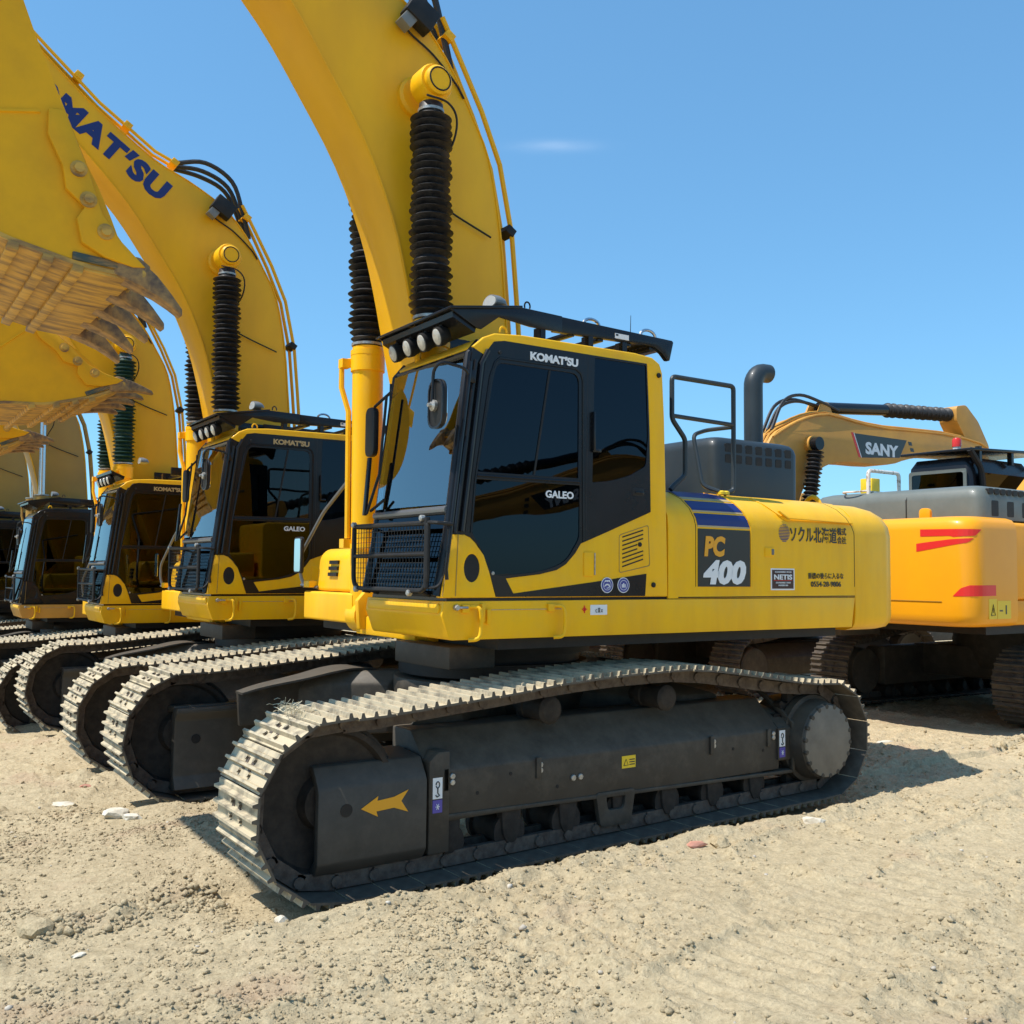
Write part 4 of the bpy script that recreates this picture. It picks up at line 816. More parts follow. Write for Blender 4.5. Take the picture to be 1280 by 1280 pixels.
# ------------------------------------------------------------------ the row behind: copies of the same kind
GROUP = 'yellow crawler excavators parked in a row'
STK = ('arrow_sign', 'hook_mark', 'star_mark', 'sticker_plate', 'warning_mark', 'emblem', 'emblem_ring', 'emblem_mark', 'cross_mark')
def pose_front(root, pin, ang, ln=1.0):
    for c in root.children:
        n = c.name.split('.')[0]
        if n == 'bucket': c.location = Vector(pin)+Vector((0, 0, .12)); c.rotation_euler = (0, R(ang), 0)
        if n == 'arm':
            ap = Vector(c.location); v = Vector(pin)+Vector((0, 0, .12))-ap; c.rotation_euler = (0, math.atan2(-v.x, -v.z)-math.atan2(.47, 3.30), 0)
            c.scale = (1, 1, v.length/3.33)
def clone(loc, label, over, skip=STK, pin=(3.4, 4.36), ang=28, scale=1, rz=0, group=GROUP):
    c = copy_tree(exc1, None, skip, over); c.location = loc; c.scale = (scale,)*3; c.rotation_euler.z = rz
    tag(c, label, 'excavator', group); pose_front(c, (pin[0], 0, pin[1]), ang)
    return c
exc2 = clone((.03, -4.46, -.205), 'second yellow excavator in the row with blue wordmark along its boom', {'cab_lettering': 'gold', 'windscreen_glass': 'glassclear', 'door_window': 'glassdoor', 'door_lower_glass': 'glassdoor'}, skip=STK+('side_mirror',))
exc3 = clone((.30, -8.05, -.37), 'third yellow excavator in the row with dark green rod boots', {'cab_lettering': 'gold', 'rod_boot': 'greenboot', 'boom': 'boomyellow', 'door_window': 'glassdoor', 'door_lower_glass': 'glassdoor'},
             skip=STK+('model_lettering', 'boom_lettering', 'visor', 'visor_cheek', 'lifting_hook', 'side_mirror'), pin=(3.55, 4.45), ang=30, scale=.97)
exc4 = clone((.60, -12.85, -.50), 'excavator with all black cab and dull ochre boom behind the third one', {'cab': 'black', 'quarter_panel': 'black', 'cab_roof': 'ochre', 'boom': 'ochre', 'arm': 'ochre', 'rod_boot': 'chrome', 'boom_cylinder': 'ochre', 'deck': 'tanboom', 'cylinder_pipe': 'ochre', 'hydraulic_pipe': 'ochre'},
             skip=STK+('model_lettering', 'boom_lettering', 'cab_lettering', 'roof_lamp', 'lamp_lens', 'round_window', 'vent_slot', 'guard_mesh', 'latch_cover'), pin=(4.2, 4.9), ang=10, scale=.96)
for ch in exc4.children:
    if ch.name.startswith('boom_cylinder'):
        for g_ in list(ch.children):
            if g_.name.startswith('rod_boot'): bpy.data.objects.remove(g_)
        s_ = 1 if ch.data.vertices[0].co.y > 0 else -1
        a_, b_ = Vector((.86, .52*s_, 1.30)), Vector((.915, .50*s_, 5.14)); MB().cyl(a_+(b_-a_)*.5, b_, .055, 16).build('piston_rod', 'chrome', ch)
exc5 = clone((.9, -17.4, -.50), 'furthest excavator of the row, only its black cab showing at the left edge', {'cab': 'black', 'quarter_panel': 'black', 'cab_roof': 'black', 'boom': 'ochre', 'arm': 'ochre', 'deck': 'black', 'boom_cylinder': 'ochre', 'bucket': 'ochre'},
             skip=STK+('model_lettering', 'boom_lettering', 'cab_lettering', 'roof_lamp', 'lamp_lens', 'round_window', 'vent_slot', 'guard_mesh', 'latch_cover', 'rod_boot'), pin=(4.2, 5.4), ang=0, scale=.95)

# ------------------------------------------------------------------ orange-yellow excavators parked back to back with the row (they face -x)
def build_rear_machine(kind):
    root = empty('excavator', (0, 0, 0)); z0 = .12     # local: x forward, ground at -0.12 like before
    P = []
    for yc, off in ((1.30, .03), (-1.30, .11)):
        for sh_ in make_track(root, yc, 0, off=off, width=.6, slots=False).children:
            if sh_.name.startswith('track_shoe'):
                for sl in sh_.material_slots: sl.link = 'OBJECT'; sl.material = M['shoe_shaded']
    for s in (1, -1):
        b = MB(); b.prism([(s*1.44, .22), (s*1.44, .50), (s*1.22, .70), (s*.95, .70), (s*.95, .18)], -1.7, 1.6, 'x'); f = b.build('track_frame', 'frame', root, bevel=.012)
        d = MB(); d.lathe((-2.02, s*1.02, .38), (0, s, 0), [(0, .30), (.3, .33), (.32, .30), (.48, .29), (.50, .27)], 28); d.build('final_drive', 'frame', root)
        w = MB(); w.lathe((2.04, s*1.18, .38), (0, s, 0), [(0, .40), (.03, .44), (.21, .44), (.24, .40), (.2, .3), (.2, .1)], 28); w.build('idler_wheel', 'frame', root)
        for i in range(7): r = MB(); x = 1.28-i*.44; r.lathe((x, s*1.05, .055), (0, s, 0), [(0, .06), (.06, .115), (.31, .115), (.36, .06)], 14); r.build('lower_roller', 'roller', root)
    b = MB(); b.lathe((0, 0, .40), (0, 0, 1), [(0, .8), (.40, .85), (.62, .8), (.78, .78)], 28); b.box(-.8, .8, -1.1, 1.1, .30, .72); b.build('car_body', 'frame', root, bevel=.02)
    d = MB(); d.box(-2.55, 1.3, -1.46, 1.46, 1.14, 1.42); dk = d.build('deck', 'orangeyellow', root, bevel=.03)
    MB().box(-2.9, 1.2, -1.38, 1.38, 1.04, 1.145).build('deck_underside', 'blackmatte', dk)
    MB().box(-3.0, -2.2, -.9, -.45, .93, 1.045).build('belly_plate', 'frame', dk, bevel=.01)
    b = MB(); b.box(-2.6, .2, .55, 1.46, 1.42, 2.30); b.build('right_body', 'orangeyellow', root, bevel=.05, seg=3)
    b = MB(); b.box(-2.6, -.55, -1.46, -.55, 1.42, 2.30); b.build('left_body', 'orangeyellow', root, bevel=.05, seg=3)
    # counterweight with rounded rear corners; rear face nearly flat
    def cw(i, z):
        Q = rnd([(-2.45, 1.50), (-3.36, 1.50), (-3.36, -1.50), (-2.45, -1.50)], [0, .28, .28, 0], 8)
        return [(max(x+i, -3.36) if x < -2.5 else x, y*(1-i/1.5), z) for x, y in Q]
    k = MB(); k.loft([cw(.10, 1.13), cw(.04, 1.145), cw(.01, 1.19), cw(0, 1.26), cw(0, 1.40), cw(0, 2.20), cw(.012, 2.27), cw(.05, 2.32), cw(.12, 2.345), cw(.4, 2.36)])
    c = k.build('counterweight', 'orangeyellow', root, ang=50)
    k = MB(); k.tube([(-3.366, y, 1.405) for y in np.linspace(1.15, -1.15, 9)], .004, 4); k.build('weight_seam', 'ochre', c)
    for y in (.72, -.72): k = MB(); k.prism(rnd([(-.07, 2.33), (-.07, 2.47), (.07, 2.47), (.07, 2.33)], .055, 5), -3.0, -2.95, 'x'); k.v = [(v[0], v[1]+y, v[2]) for v in k.v]; k.build('lifting_eye', 'orangeyellow', c, bevel=.006)
    # stripes on the rear: y is mirrored because this face looks backwards
    Qs = np.array([(x, y) for x, y, _ in cw(0, 0) if y >= 0]); Qs = Qs[::-1]; Qs = np.vstack([[(-3.36, 0)], Qs]); Ls = np.concatenate([[0], np.cumsum(np.hypot(*np.diff(Qs, axis=0).T))])
    def on(s_): return (np.interp(s_, Ls, Qs[:, 0]), np.interp(s_, Ls, Qs[:, 1]))
    def wrap(up, lo, m='red', nm='red_stripe'):      # a decal that follows the rounded corner
        k = MB(); S = np.linspace(up[0][0], up[-1][0], 28); rings = []
        for s_ in S:
            x, y = on(s_); x2, y2 = on(s_+.01); n_ = np.array([-(y2-y), (x2-x)]); n_ = n_/np.linalg.norm(n_)*.003
            if n_[0] > 0 or (abs(n_[0]) < 1e-6 and n_[1] < 0): n_ = -n_
            zu = np.interp(s_, [a for a, _ in up], [b_ for _, b_ in up]); zl = np.interp(s_, [a for a, _ in lo], [b_ for _, b_ in lo])
            rings.append([(x, y, zl), (x+n_[0], y+n_[1], zl), (x+n_[0], y+n_[1], zu), (x, y, zu)])
        k.loft(rings); return k.build(nm, m, c, smooth=False)
    wrap([(.90, 2.205), (1.60, 2.195)], [(.90, 2.125), (1.26, 2.125), (1.28, 2.112), (1.52, 2.125), (1.60, 2.19)])
    wrap([(.85, 2.045), (.93, 2.055), (1.26, 2.088), (1.50, 2.098)], [(.85, 1.955), (1.44, 2.05), (1.50, 2.095)])
    wrap([(1.28, 1.47), (1.36, 1.555), (1.45, 1.588), (1.86, 1.590)], [(1.28, 1.465), (1.86, 1.475)])
    k = MB(); k.prism(rect(-2.88, -3.04, 1.22, 1.44), 1.4985, 1.503); k.v = [v for v in k.v]; st = k.build('sticker', 'stickeryellow', c, smooth=False)
    k = MB(); k.prism(rect(-2.87, -2.60, 1.22, 1.42), 1.4985, 1.5035); k.build('sticker', 'stickeryellow', c, smooth=False)
    k = MB(); k.tube([(-3.00, 1.505, 1.26), (-2.96, 1.505, 1.38), (-2.92, 1.505, 1.26), (-3.00, 1.505, 1.26)], .004, 4); k.tube([(-2.96, 1.505, 1.29), (-2.96, 1.505, 1.34)], .004, 4)
    k.obox((-2.80, 1.505, 1.31), (.03, 0, 0), (0, .001, 0), (0, 0, .008)); k.obox((-2.70, 1.505, 1.32), (.012, 0, 0), (0, .001, 0), (0, 0, .05)); k.build('warning_mark', 'charcoal', c)
    # hood
    def hd(i, z): return [(x, y, z) for x, y in rnd([(-2.72+i, 1.24-i), (-.40-i, 1.24-i), (-.40-i, -1.10+i), (-2.72+i, -1.10+i)], .14)]
    k = MB(); k.loft([hd(0, 2.34), hd(0, 2.58), hd(.02, 2.66), (hd(.06, 2.71)), hd(.14, 2.735)]); hood = k.build('engine_hood', 'greengrey', root, ang=45)
    k = MB(); k.tube([(-2.725, .30, 2.36), (-2.725, .30, 2.60), (-2.66, .30, 2.70), (-2.3, .30, 2.745)], .006, 5); k.build('hood_seam', 'blackmatte', hood)
    for i in range(9):
        x = -2.50+i*.13
        MB().prism(rnd(rect(x-.045, x+.045, 2.635, 2.70), .015), 1.20, 1.243).build('vent_opening', 'blackmatte', hood, smooth=False)
    for i in range(3): MB().prism(rnd(rect(-2.42+i*.33-.07, -2.42+i*.33+.07, 2.38, 2.56), .02), 1.236, 1.243).build('vent_opening', 'blackmatte', hood, smooth=False)
    # cab on the far side
    c0 = set(bpy.data.objects); k = MB(); k.loft([[(x, y, z) for x, y in rnd([(-.55+i, -.42-i), (1.25-j, -.42-i), (1.25-j, -1.46+i), (-.55+i, -1.46+i)], .10)] for z, i, j in ((1.42, 0, 0), (2.2, 0, 0), (3.15, .03, .12), (3.27, .09, .2))])
    cb = k.build('cab', 'black', root, ang=45)
    MB().prism(rnd(rect(-1.36, -.52, 2.72, 3.06), .04), -.5565, -.548, 'x').build('rear_window', 'glassdoor', cab if False else cb, smooth=False)
    MB().plate(rnd(rect(-1.40, -.48, 2.68, 3.10), .05), [rnd(rect(-1.35, -.53, 2.73, 3.05), .04)], -.562, -.546, 'x').build('window_frame', 'greengrey', cb, bevel=.004)
    MB().prism([(-.40, 2.0), (-.37, 3.05), (.95, 3.05), (1.10, 2.0)], -.418, -.412).build('side_window', 'glass', cb, smooth=False)
    k = MB(); k.loft([[(-.62, y, 3.34), (1.5, y, 3.42), (1.5, y, 3.47), (-.62, y, 3.38)] for y in (-1.5, -.36)]); k.build('roof_guard', 'black', cb, bevel=.01)
    for x in (-.35, .5, 1.1): MB().box(x-.03, x+.03, -.45, -.38, 3.2, 3.42).build('guard_post', 'black', cb)
    k = MB(); k.tube(rnd3([(-.6, -.40, 3.36), (-.35, -.38, 3.1), (-.30, -.38, 2.8)], .1), .045, 8); k.build('guard_strut', 'blackmatte', cb)
    k = MB(); k.lathe((-.1, -.9, 3.42), (0, 0, 1), [(0, .055), (.06, .055)], 16); be = k.build('beacon', 'whitepipe', cb)
    MB().lathe((-.1, -.9, 3.48), (0, 0, 1), [(0, .065), (.10, .065), (.13, .05), (.14, .01)], 16).build('beacon_dome', 'beacon', be)
    for o_ in set(bpy.data.objects)-c0: o_.data.transform(Matrix.Translation((.45, 0, .14)))
    # rail and battery box on the hood
    k = MB(); k.tube(rnd3([(-3.05+.0, .55, 2.70), (-2.0, .60, 2.72), (-2.0, .60, 3.0), (-1.35, .60, 3.0), (-1.35, .60, 2.72)], .06), .022, 8) if False else None
    y = -.30; k.tube(rnd3([(-2.62, y, 2.68), (-2.62, y, 3.02), (-1.98, y, 3.02), (-1.98, y, 2.68)], .06), .026, 8); k.tube([(-2.62, y, 2.74), (-1.98, y, 2.74)], .02, 8); k.tube(spline([(-2.62, y, 2.76), (-2.70, y-.1, 2.75), (-2.72, y-.3, 2.75), (-2.6, y-.35, 2.74)], 4), .012, 6)
    k.build('handrail', 'whitepipe', root)
    MB().box(-2.35, -2.18, -.62, -.44, 2.70, 2.95).build('tool_case', 'stickeryellow', root, bevel=.01)
    # boom
    O = [(-.10, 1.9), (-.12, 3.0), (-.05, 3.75), (.15, 4.18), (.55, 4.40), (1.05, 4.60), (1.65, 4.72), (2.4, 4.66), (3.4, 4.62), (5.3, 4.68), (6.6, 4.60), (6.95, 4.45)]
    I = [(6.9, 4.22), (5.3, 4.22), (4.1, 4.06), (3.4, 3.90), (2.1, 3.86), (1.55, 3.74), (1.08, 3.45), (.85, 3.1), (.70, 2.6), (.55, 1.9)]
    poly = spline(O, 3)+spline(I, 3)
    k = MB(); k.prism(poly, -.26, .26); boom = k.build('boom', 'tanboom', root, bevel=.01)
    ys = .264
    k = MB(); k.prism([(2.40, 4.42), (2.62, 3.98), (3.78, 4.06), (4.02, 4.42)], ys-.004, ys); k.build('name_panel', 'charcoal', boom, smooth=False)
    k = MB(); k.prism([(2.30, 4.43), (2.36, 4.43), (2.58, 3.98), (2.52, 3.98)], ys-.004, ys); k.build('red_bar', 'red', boom, smooth=False)
    k = MB(); k.prism([(2.37, 4.43), (2.39, 4.43), (2.61, 3.98), (2.59, 3.98)], ys-.004, ys+.001); k.build('white_bar', 'white', boom, smooth=False)
    for i in range(3): k = MB(); k.prism([(4.06+i*.06, 4.40-.12*i), (4.17+i*.06, 4.40-.12*i), (4.20+i*.06, 4.33-.12*i), (4.09+i*.06, 4.33-.12*i)], ys-.004, ys); k.build('side_flash', 'charcoal', boom, smooth=False)
    k = MB(); k.tube([(x, .27, z-.02) for x, z in spline(O[3:], 2)], .02, 6); k.tube([(x, .18, z+.03) for x, z in spline(O[2:], 2)], .022, 6); k.tube([(x, .10, z+.05) for x, z in spline(O[2:], 2)], .02, 6); k.build('hydraulic_pipe', 'tanboom', boom)
    k = MB()
    for q, h in ((.05, .0), (.15, .10), (-.05, .05)): k.tube(spline([(.25, q, 4.30), (.55, q, 4.72+h), (1.0, q, 4.90+h), (1.6, q, 4.88+h*.5), (2.1, q, 4.82)], 5), .03, 7)
    k.build('hydraulic_hose', 'rubber', boom)
    k = MB(); k.prism(rnd([(1.45, 4.66), (1.62, 4.95), (1.80, 4.95), (1.95, 4.66)], .05), -.16, -.12); k.prism(rnd([(1.45, 4.66), (1.62, 4.95), (1.80, 4.95), (1.95, 4.66)], .05), .12, .16); k.build('cylinder_bracket', 'tanboom', boom, bevel=.01)
    k = MB(); k.cyl((1.72, 0, 4.86), (3.7, 0, 5.02), .11, 18); ac = k.build('arm_cylinder', 'black', root)
    pr_ = []; t = 0
    while t < 2.3: pr_ += [(t, .085), (t+.03, .13+.02*math.sin(t*31))]; t += .06
    k = MB(); k.lathe((3.7, 0, 5.02), Vector((2.3, 0, .13)), pr_, 18); k.build('rod_boot', 'rubber', ac, ang=60)
    k = MB(); k.prism(rnd([(5.75, 5.30), (6.10, 5.36), (6.55, 5.05), (6.95, 4.55), (6.95, 3.9), (7.0, 2.2), (6.7, 1.5), (6.35, 2.2), (6.25, 4.0), (6.10, 4.60), (5.75, 5.0)], .08), -.2, .2); k.v = [(v[0]*1.0+.1, v[1], v[2]) for v in k.v]; k.build('arm', 'tanboom', root, bevel=.012)
    for s in (-1, 1):
        a, b_ = Vector((.70, .42*s, 1.9)), Vector((1.12, .42*s, 4.10)); dd = (b_-a).normalized()
        k = MB(); k.lathe(a, dd, [(0, .10), (1.0, .11), (1.02, .08)], 16); cy = k.build('boom_cylinder', 'black', root); pr_ = []; t = 1.0
        while t < 2.12: pr_ += [(t, .09), (t+.035, .145+.012*math.sin(t*23))]; t += .075
        k = MB(); k.lathe(a, dd, pr_, 18); k.build('rod_boot', 'rubber', cy, ang=60)
        k = MB(); k.lathe(b_+Vector((0, -.07, 0)), (0, 1, 0), [(0, .12), (.14, .12)], 18); k.build('rod_eye', 'black', cy)
    k = MB(); k.lathe((1.12, .26, 4.10), (0, 1, 0), [(0, .15), (.10, .15)], 20); k.build('pin_boss', 'tanboom', boom)
    # everything above was laid out with the machine's right side at +y: mirror it, then add the lettering
    def flip(o):
        for c_ in o.children:
            if c_.name.startswith('track') and c_.type == 'EMPTY': continue
            if c_.type == 'MESH': c_.data.transform(Matrix.Diagonal((1, -1, 1, 1))); c_.data.flip_normals()
            flip(c_)
    flip(root)
    text('SANY', (2.72, -ys-.002, 4.055), (1, 0, 0), (0, 0, 1), 1.02, .235, 'white', boom, bold=.045, name='boom_lettering')
    for t_ in root.children: pass
    return root
rearA = build_rear_machine('near')
for ch in rearA.children: ch.location = Vector(ch.location)+Vector((0, 0, .12))
tag(rearA, 'orange yellow excavator seen from behind with red stripes on its counterweight', 'excavator', 'tan and orange excavators facing away')
rearA.location = (-9.08, -.90, -.15); rearA.rotation_euler.z = math.pi
for ch in rearA.children:
    if ch.name.split('.')[0] in ('track', 'track_frame', 'final_drive', 'idler_wheel', 'lower_roller', 'car_body'): ch.location.x += .30
# text must read the right way round from the camera: the face seen there is the machine's right side
rearB = copy_tree(rearA, None, ('sticker', 'warning_mark', 'beacon')); rearB.location = (-8.78, -5.15, -.24); rearB.rotation_euler.z = math.pi
tag(rearB, 'tan excavator behind with black name panel on its long arched boom', 'excavator', 'tan and orange excavators facing away')
for ch in list(rearB.children):
    if ch.name.split('.')[0] in ('handrail', 'tool_case'): 
        for g in list(ch.children): bpy.data.objects.remove(g)
        bpy.data.objects.remove(ch)
# the near machine has its boom lowered forward, away from us
def fold(root, names=('boom', 'arm', 'arm_cylinder', 'boom_cylinder'), ang=16, piv=(0, 2.1)):
    for ch in root.children:
        if ch.name.split('.')[0] in names:
            Mx = Matrix.Translation((piv[0], 0, piv[1]+.12)) @ Matrix.Rotation(R(ang), 4, 'Y') @ Matrix.Translation((-piv[0], 0, -piv[1]-.12)) @ ch.matrix_basis
            ch.matrix_basis = Mx
fold(rearA, ang=48)
rearC = copy_tree(rearB, None, ()); rearC.location = (-8.4, -9.3, -.38); rearC.rotation_euler.z = math.pi; fold(rearC, ang=13)
tag(rearC, 'furthest tan excavator facing away, mostly hidden by the one with the name panel', 'excavator', 'tan and orange excavators facing away')

rearD = copy_tree(rearB, None, ()); rearD.location = (-12.2, 13.5, 0); rearD.rotation_euler.z = 0; fold(rearD, ang=17)
tag(rearD, 'tan excavator mirrored in the lower door glass of the nearest machine', 'excavator', 'excavators opposite the row')
exc6 = clone((3.2, 19.5, 0), 'yellow excavator opposite the row, mirrored in the side windows', {}, pin=(4.6, 3.0), ang=40, rz=math.pi, group='excavators opposite the row')
rearE = copy_tree(rearB, None, ()); rearE.location = (-9.3, -13.6, -.45); rearE.rotation_euler.z = math.pi; fold(rearE, ang=20)
tag(rearE, 'last tan excavator of the opposite row, deep in the gap below the others', 'excavator', 'tan and orange excavators facing away')
rearF = copy_tree(rearB, None, ()); rearF.location = (-19.5, -9.8, -.35); rearF.rotation_euler.z = math.pi; fold(rearF, ang=38)
tag(rearF, 'tan excavator of a further row, in the gap beneath the striped counterweight', 'excavator', 'tan and orange excavators facing away')
# ------------------------------------------------------------------ ground
def vnoise(x, y, seed=0):
    xi = np.floor(x).astype(np.int64); yi = np.floor(y).astype(np.int64); fx = x-xi; fy = y-yi
    def h(a, b):
        n = (a*374761393+b*668265263+seed*1442695041) & 0xffffffff; n = ((n ^ (n >> 13))*1274126177) & 0xffffffff
        return ((n ^ (n >> 16)) & 0xffff)/65535.0
    u = fx*fx*(3-2*fx); v = fy*fy*(3-2*fy)
    return (h(xi, yi)*(1-u)+h(xi+1, yi)*u)*(1-v)+(h(xi, yi+1)*(1-u)+h(xi+1, yi+1)*u)*v
def fbm(x, y, f, o, seed, gain=.5):
    a = 1; s = 0; t = 0
    for i in range(o): s = s+a*(vnoise(x*f, y*f, seed+i)-.5); t += a; a *= gain; f *= 2.03
    return s/t
def height(x, y):
    base = np.interp(y, [-60, -18, -12.8, -8, -4.46, 0], [-.6, -.50, -.44, -.355, -.215, -.12])
    far = np.clip(1-(np.hypot(x, y)-30)/30, 0, 1)
    rm = np.clip(fbm(x, y, .75, 3, 111)*3.2+.45, 0, 1)          # crumbly patches between compacted ones
    h = .10*fbm(x, y, .45, 3, 1)+.06*fbm(x, y, 1.7, 3, 11)+.055*fbm(x, y, 6, 3, 21, .6)*(.35+rm)+.060*fbm(x, y, 24, 3, 31, .8)*(.18+rm)
    rg = (1-np.abs(2*vnoise(x*.9+y*.35+.6*fbm(x, y, 2, 3, 120), y*1.5-x*.3, 121)-1))**14
    h = h+rg*.045*(.3+1.1*vnoise(x*16, y*16, 122))
    sc = np.clip(fbm(x, y, .6, 2, 130)*4, 0, 1); h = h+.007*sc*np.sin(2*np.pi*(x*.55+y*.84+.25*fbm(x, y, 1.2, 2, 131))/.085)
    clod = np.maximum(0, vnoise(x*9, y*9, 51)-.62)*.07*np.clip(fbm(x, y, .8, 2, 61)*4+.5, 0, 1)
    h = h+clod*rm
    # flattened where tracks rest, pushed-up berms beside them
    for yc in (1.37, -1.37, 1.37-4.46, -1.37-4.46, 1.37-8.42, -1.37-8.42):
        d = np.abs(y-yc); inx = np.clip((2.75-x)/.3, 0, 1)*np.clip((x+2.6)/.4, 0, 1)
        k = np.clip((d-.31)/.14, 0, 1); h = h*(1-(1-k)*inx)-.03*(1-k)*inx
        h = h+.034*np.exp(-((d-.50)/.09)**2)*inx*(.6+1.6*vnoise(x*5, y*5, 71))*(y > yc)
    # wheel and grouser marks running across the foreground
    band = np.exp(-((y-3.4-.10*x)/.55)**2)*np.clip(1-abs(x-.4)/2.5, 0, 1)
    h = h+band*.010*np.sin((x*.96+y*.2)*2*np.pi/.115)*(vnoise(x*1.5, y*1.5, 81) > .35)
    # a scraped hollow with clods at the lower left
    h = h-.09*np.exp(-(((x-2.93)/.42)**2+((y-1.12)/.10)**2))*(.5+vnoise(x*7, y*7, 91))+.05*np.exp(-(((x-3.0)/.4)**2+((y-1.28)/.10)**2))*vnoise(x*14, y*14, 92)*1.6
    # mound by the right edge
    h = h+.17*np.exp(-(((x+6.1)/.55)**2+((y-1.25)/.25)**2))*(.7+.6*vnoise(x*5, y*5, 95))
    h = h+.065*np.clip((1.2-x)/3.4, 0, 1)*np.exp(-((y-1.9)/1.6)**2)*(np.abs(y-1.37) > .33)
    return base+h*far
def axis(segs):
    out = [segs[0][0]]
    for a, b, st in segs:
        n = max(1, int(round((b-a)/st))); out += list(np.linspace(a, b, n+1)[1:])
    return np.array(out)
xs = axis([(-700, -100, 60), (-100, -30, 7), (-30, -12, .8), (-12, -6.4, .07), (-6.4, -2.6, .028), (-2.6, 4.2, .0165), (4.2, 7, .06), (7, 12, .4), (12, 40, 2), (40, 500, 40)])
ys = axis([(-900, -120, 60), (-120, -40, 8), (-40, -16, .6), (-16, -7, .09), (-7, -3.0, .05), (-3.0, .4, .026), (.4, 4.8, .0165), (4.8, 8, .06), (8, 14, .4), (14, 60, 3), (60, 500, 40)])
X, Y_ = np.meshgrid(xs, ys, indexing='ij'); Z = height(X, Y_)
nx, ny = X.shape; co = np.stack([X, Y_, Z], -1).reshape(-1, 3).astype(np.float32)
idx = np.arange(nx*ny).reshape(nx, ny); q = np.stack([idx[:-1, :-1], idx[1:, :-1], idx[1:, 1:], idx[:-1, 1:]], -1).reshape(-1, 4)
me = bpy.data.meshes.new('ground'); me.vertices.add(len(co)); me.vertices.foreach_set('co', co.ravel())
me.loops.add(q.size); me.loops.foreach_set('vertex_index', q.ravel().astype(np.int32)); me.polygons.add(len(q))
me.polygons.foreach_set('loop_start', np.arange(0, q.size, 4, dtype=np.int32)); me.polygons.foreach_set('loop_total', np.full(len(q), 4, dtype=np.int32))
me.polygons.foreach_set('use_smooth', np.ones(len(q), bool)); me.update(); me.validate()
m, n, l, p = newmat('sandy_ground'); p.inputs['Roughness'].default_value = .92; p.inputs['Specular IOR Level'].default_value = .15
t1 = noise(n, l, .55, 6, .6); t2 = noise(n, l, 9, 8, .7); t3 = noise(n, l, 42, 8, .75)
r1 = ramp(n, l, t1.outputs[0], (.54, .44, .275), (.42, .335, .205), .38, .66); r2 = ramp(n, l, t2.outputs[0], (.30, .235, .135), (.60, .49, .31), .24, .54)
mx = n.new('ShaderNodeMix'); mx.data_type = 'RGBA'; mx.inputs[0].default_value = .55; l.new(r1.outputs[0], mx.inputs[6]); l.new(r2.outputs[0], mx.inputs[7])
r3 = ramp(n, l, t3.outputs[0], (.72, .70, .68), (1.18, 1.18, 1.18), .35, .65); m2 = n.new('ShaderNodeMix'); m2.data_type = 'RGBA'; m2.blend_type = 'MULTIPLY'; m2.inputs[0].default_value = .8
l.new(mx.outputs[2], m2.inputs[6]); l.new(r3.outputs[0], m2.inputs[7])
t4 = noise(n, l, 1.3, 3, .5); r4 = ramp(n, l, t4.outputs[0], (0, 0, 0), (.5, .5, .5), .60, .74); m3 = n.new('ShaderNodeMix'); m3.data_type = 'RGBA'; l.new(r4.outputs[0], m3.inputs[0]); l.new(m2.outputs[2], m3.inputs[6]); m3.inputs[7].default_value = (.46, .30, .20, 1)
l.new(m3.outputs[2], p.inputs['Base Color'])
b = n.new('ShaderNodeBump'); b.inputs['Strength'].default_value = .9; b.inputs['Distance'].default_value = .03; ad = n.new('ShaderNodeMath'); ad.operation = 'MULTIPLY_ADD'; ad.inputs[1].default_value = .6
l.new(t3.outputs[0], ad.inputs[0]); l.new(t2.outputs[0], ad.inputs[2]); l.new(ad.outputs[0], b.inputs['Height']); l.new(b.outputs[0], p.inputs['Normal'])
m_ground = m; me.materials.append(m); g = bpy.data.objects.new('ground', me); col.objects.link(g); tag(g, kind='structure')
# loose gravel and clods on it
def lumps(n, xr, yr, smin, smax, pw, name, m, seed):
    r_ = np.random.RandomState(seed); bm = bmesh.new(); bmesh.ops.create_icosphere(bm, subdivisions=1, radius=1); V = np.array([v.co for v in bm.verts]); F = np.array([[v.index for v in f.verts] for f in bm.faces]); bm.free()
    x = r_.uniform(*xr, n); y = r_.uniform(*yr, n); keep = np.clip(fbm(x, y, .75, 3, 111)*3.2+.45, 0, 1)*.85+(1-np.abs(2*vnoise(x*.9+y*.35+.6*fbm(x, y, 2, 3, 120), y*1.5-x*.3, 121)-1))**10+.10 > r_.uniform(0, 1, n); x, y = x[keep], y[keep]; n = len(x)
    s = smin*(smax/smin)**(r_.uniform(0, 1, n)**pw); z = height(x, y)+s*.15
    sc = s[:, None]*r_.uniform(.55, 1.25, (n, 3)); sc[:, 2] *= .75; a = r_.uniform(0, 6.28, n)
    P = V[None]*(1+r_.uniform(-.42, .42, (n, len(V), 1)))*sc[:, None, :]; c, s_ = np.cos(a)[:, None], np.sin(a)[:, None]
    P = np.stack([P[..., 0]*c-P[..., 1]*s_+x[:, None], P[..., 0]*s_+P[..., 1]*c+y[:, None], P[..., 2]+z[:, None]], -1).reshape(-1, 3)
    Q = (F[None]+(np.arange(n)*len(V))[:, None, None]).reshape(-1, 3)
    me = bpy.data.meshes.new(name); me.vertices.add(len(P)); me.vertices.foreach_set('co', P.ravel().astype(np.float32)); me.loops.add(Q.size); me.loops.foreach_set('vertex_index', Q.ravel().astype(np.int32))
    me.polygons.add(len(Q)); me.polygons.foreach_set('loop_start', np.arange(0, Q.size, 3, dtype=np.int32)); me.polygons.foreach_set('loop_total', np.full(len(Q), 3, dtype=np.int32)); me.update()
    me.materials.append(m); o = bpy.data.objects.new(name, me); col.objects.link(o); tag(o, kind='stuff'); return o
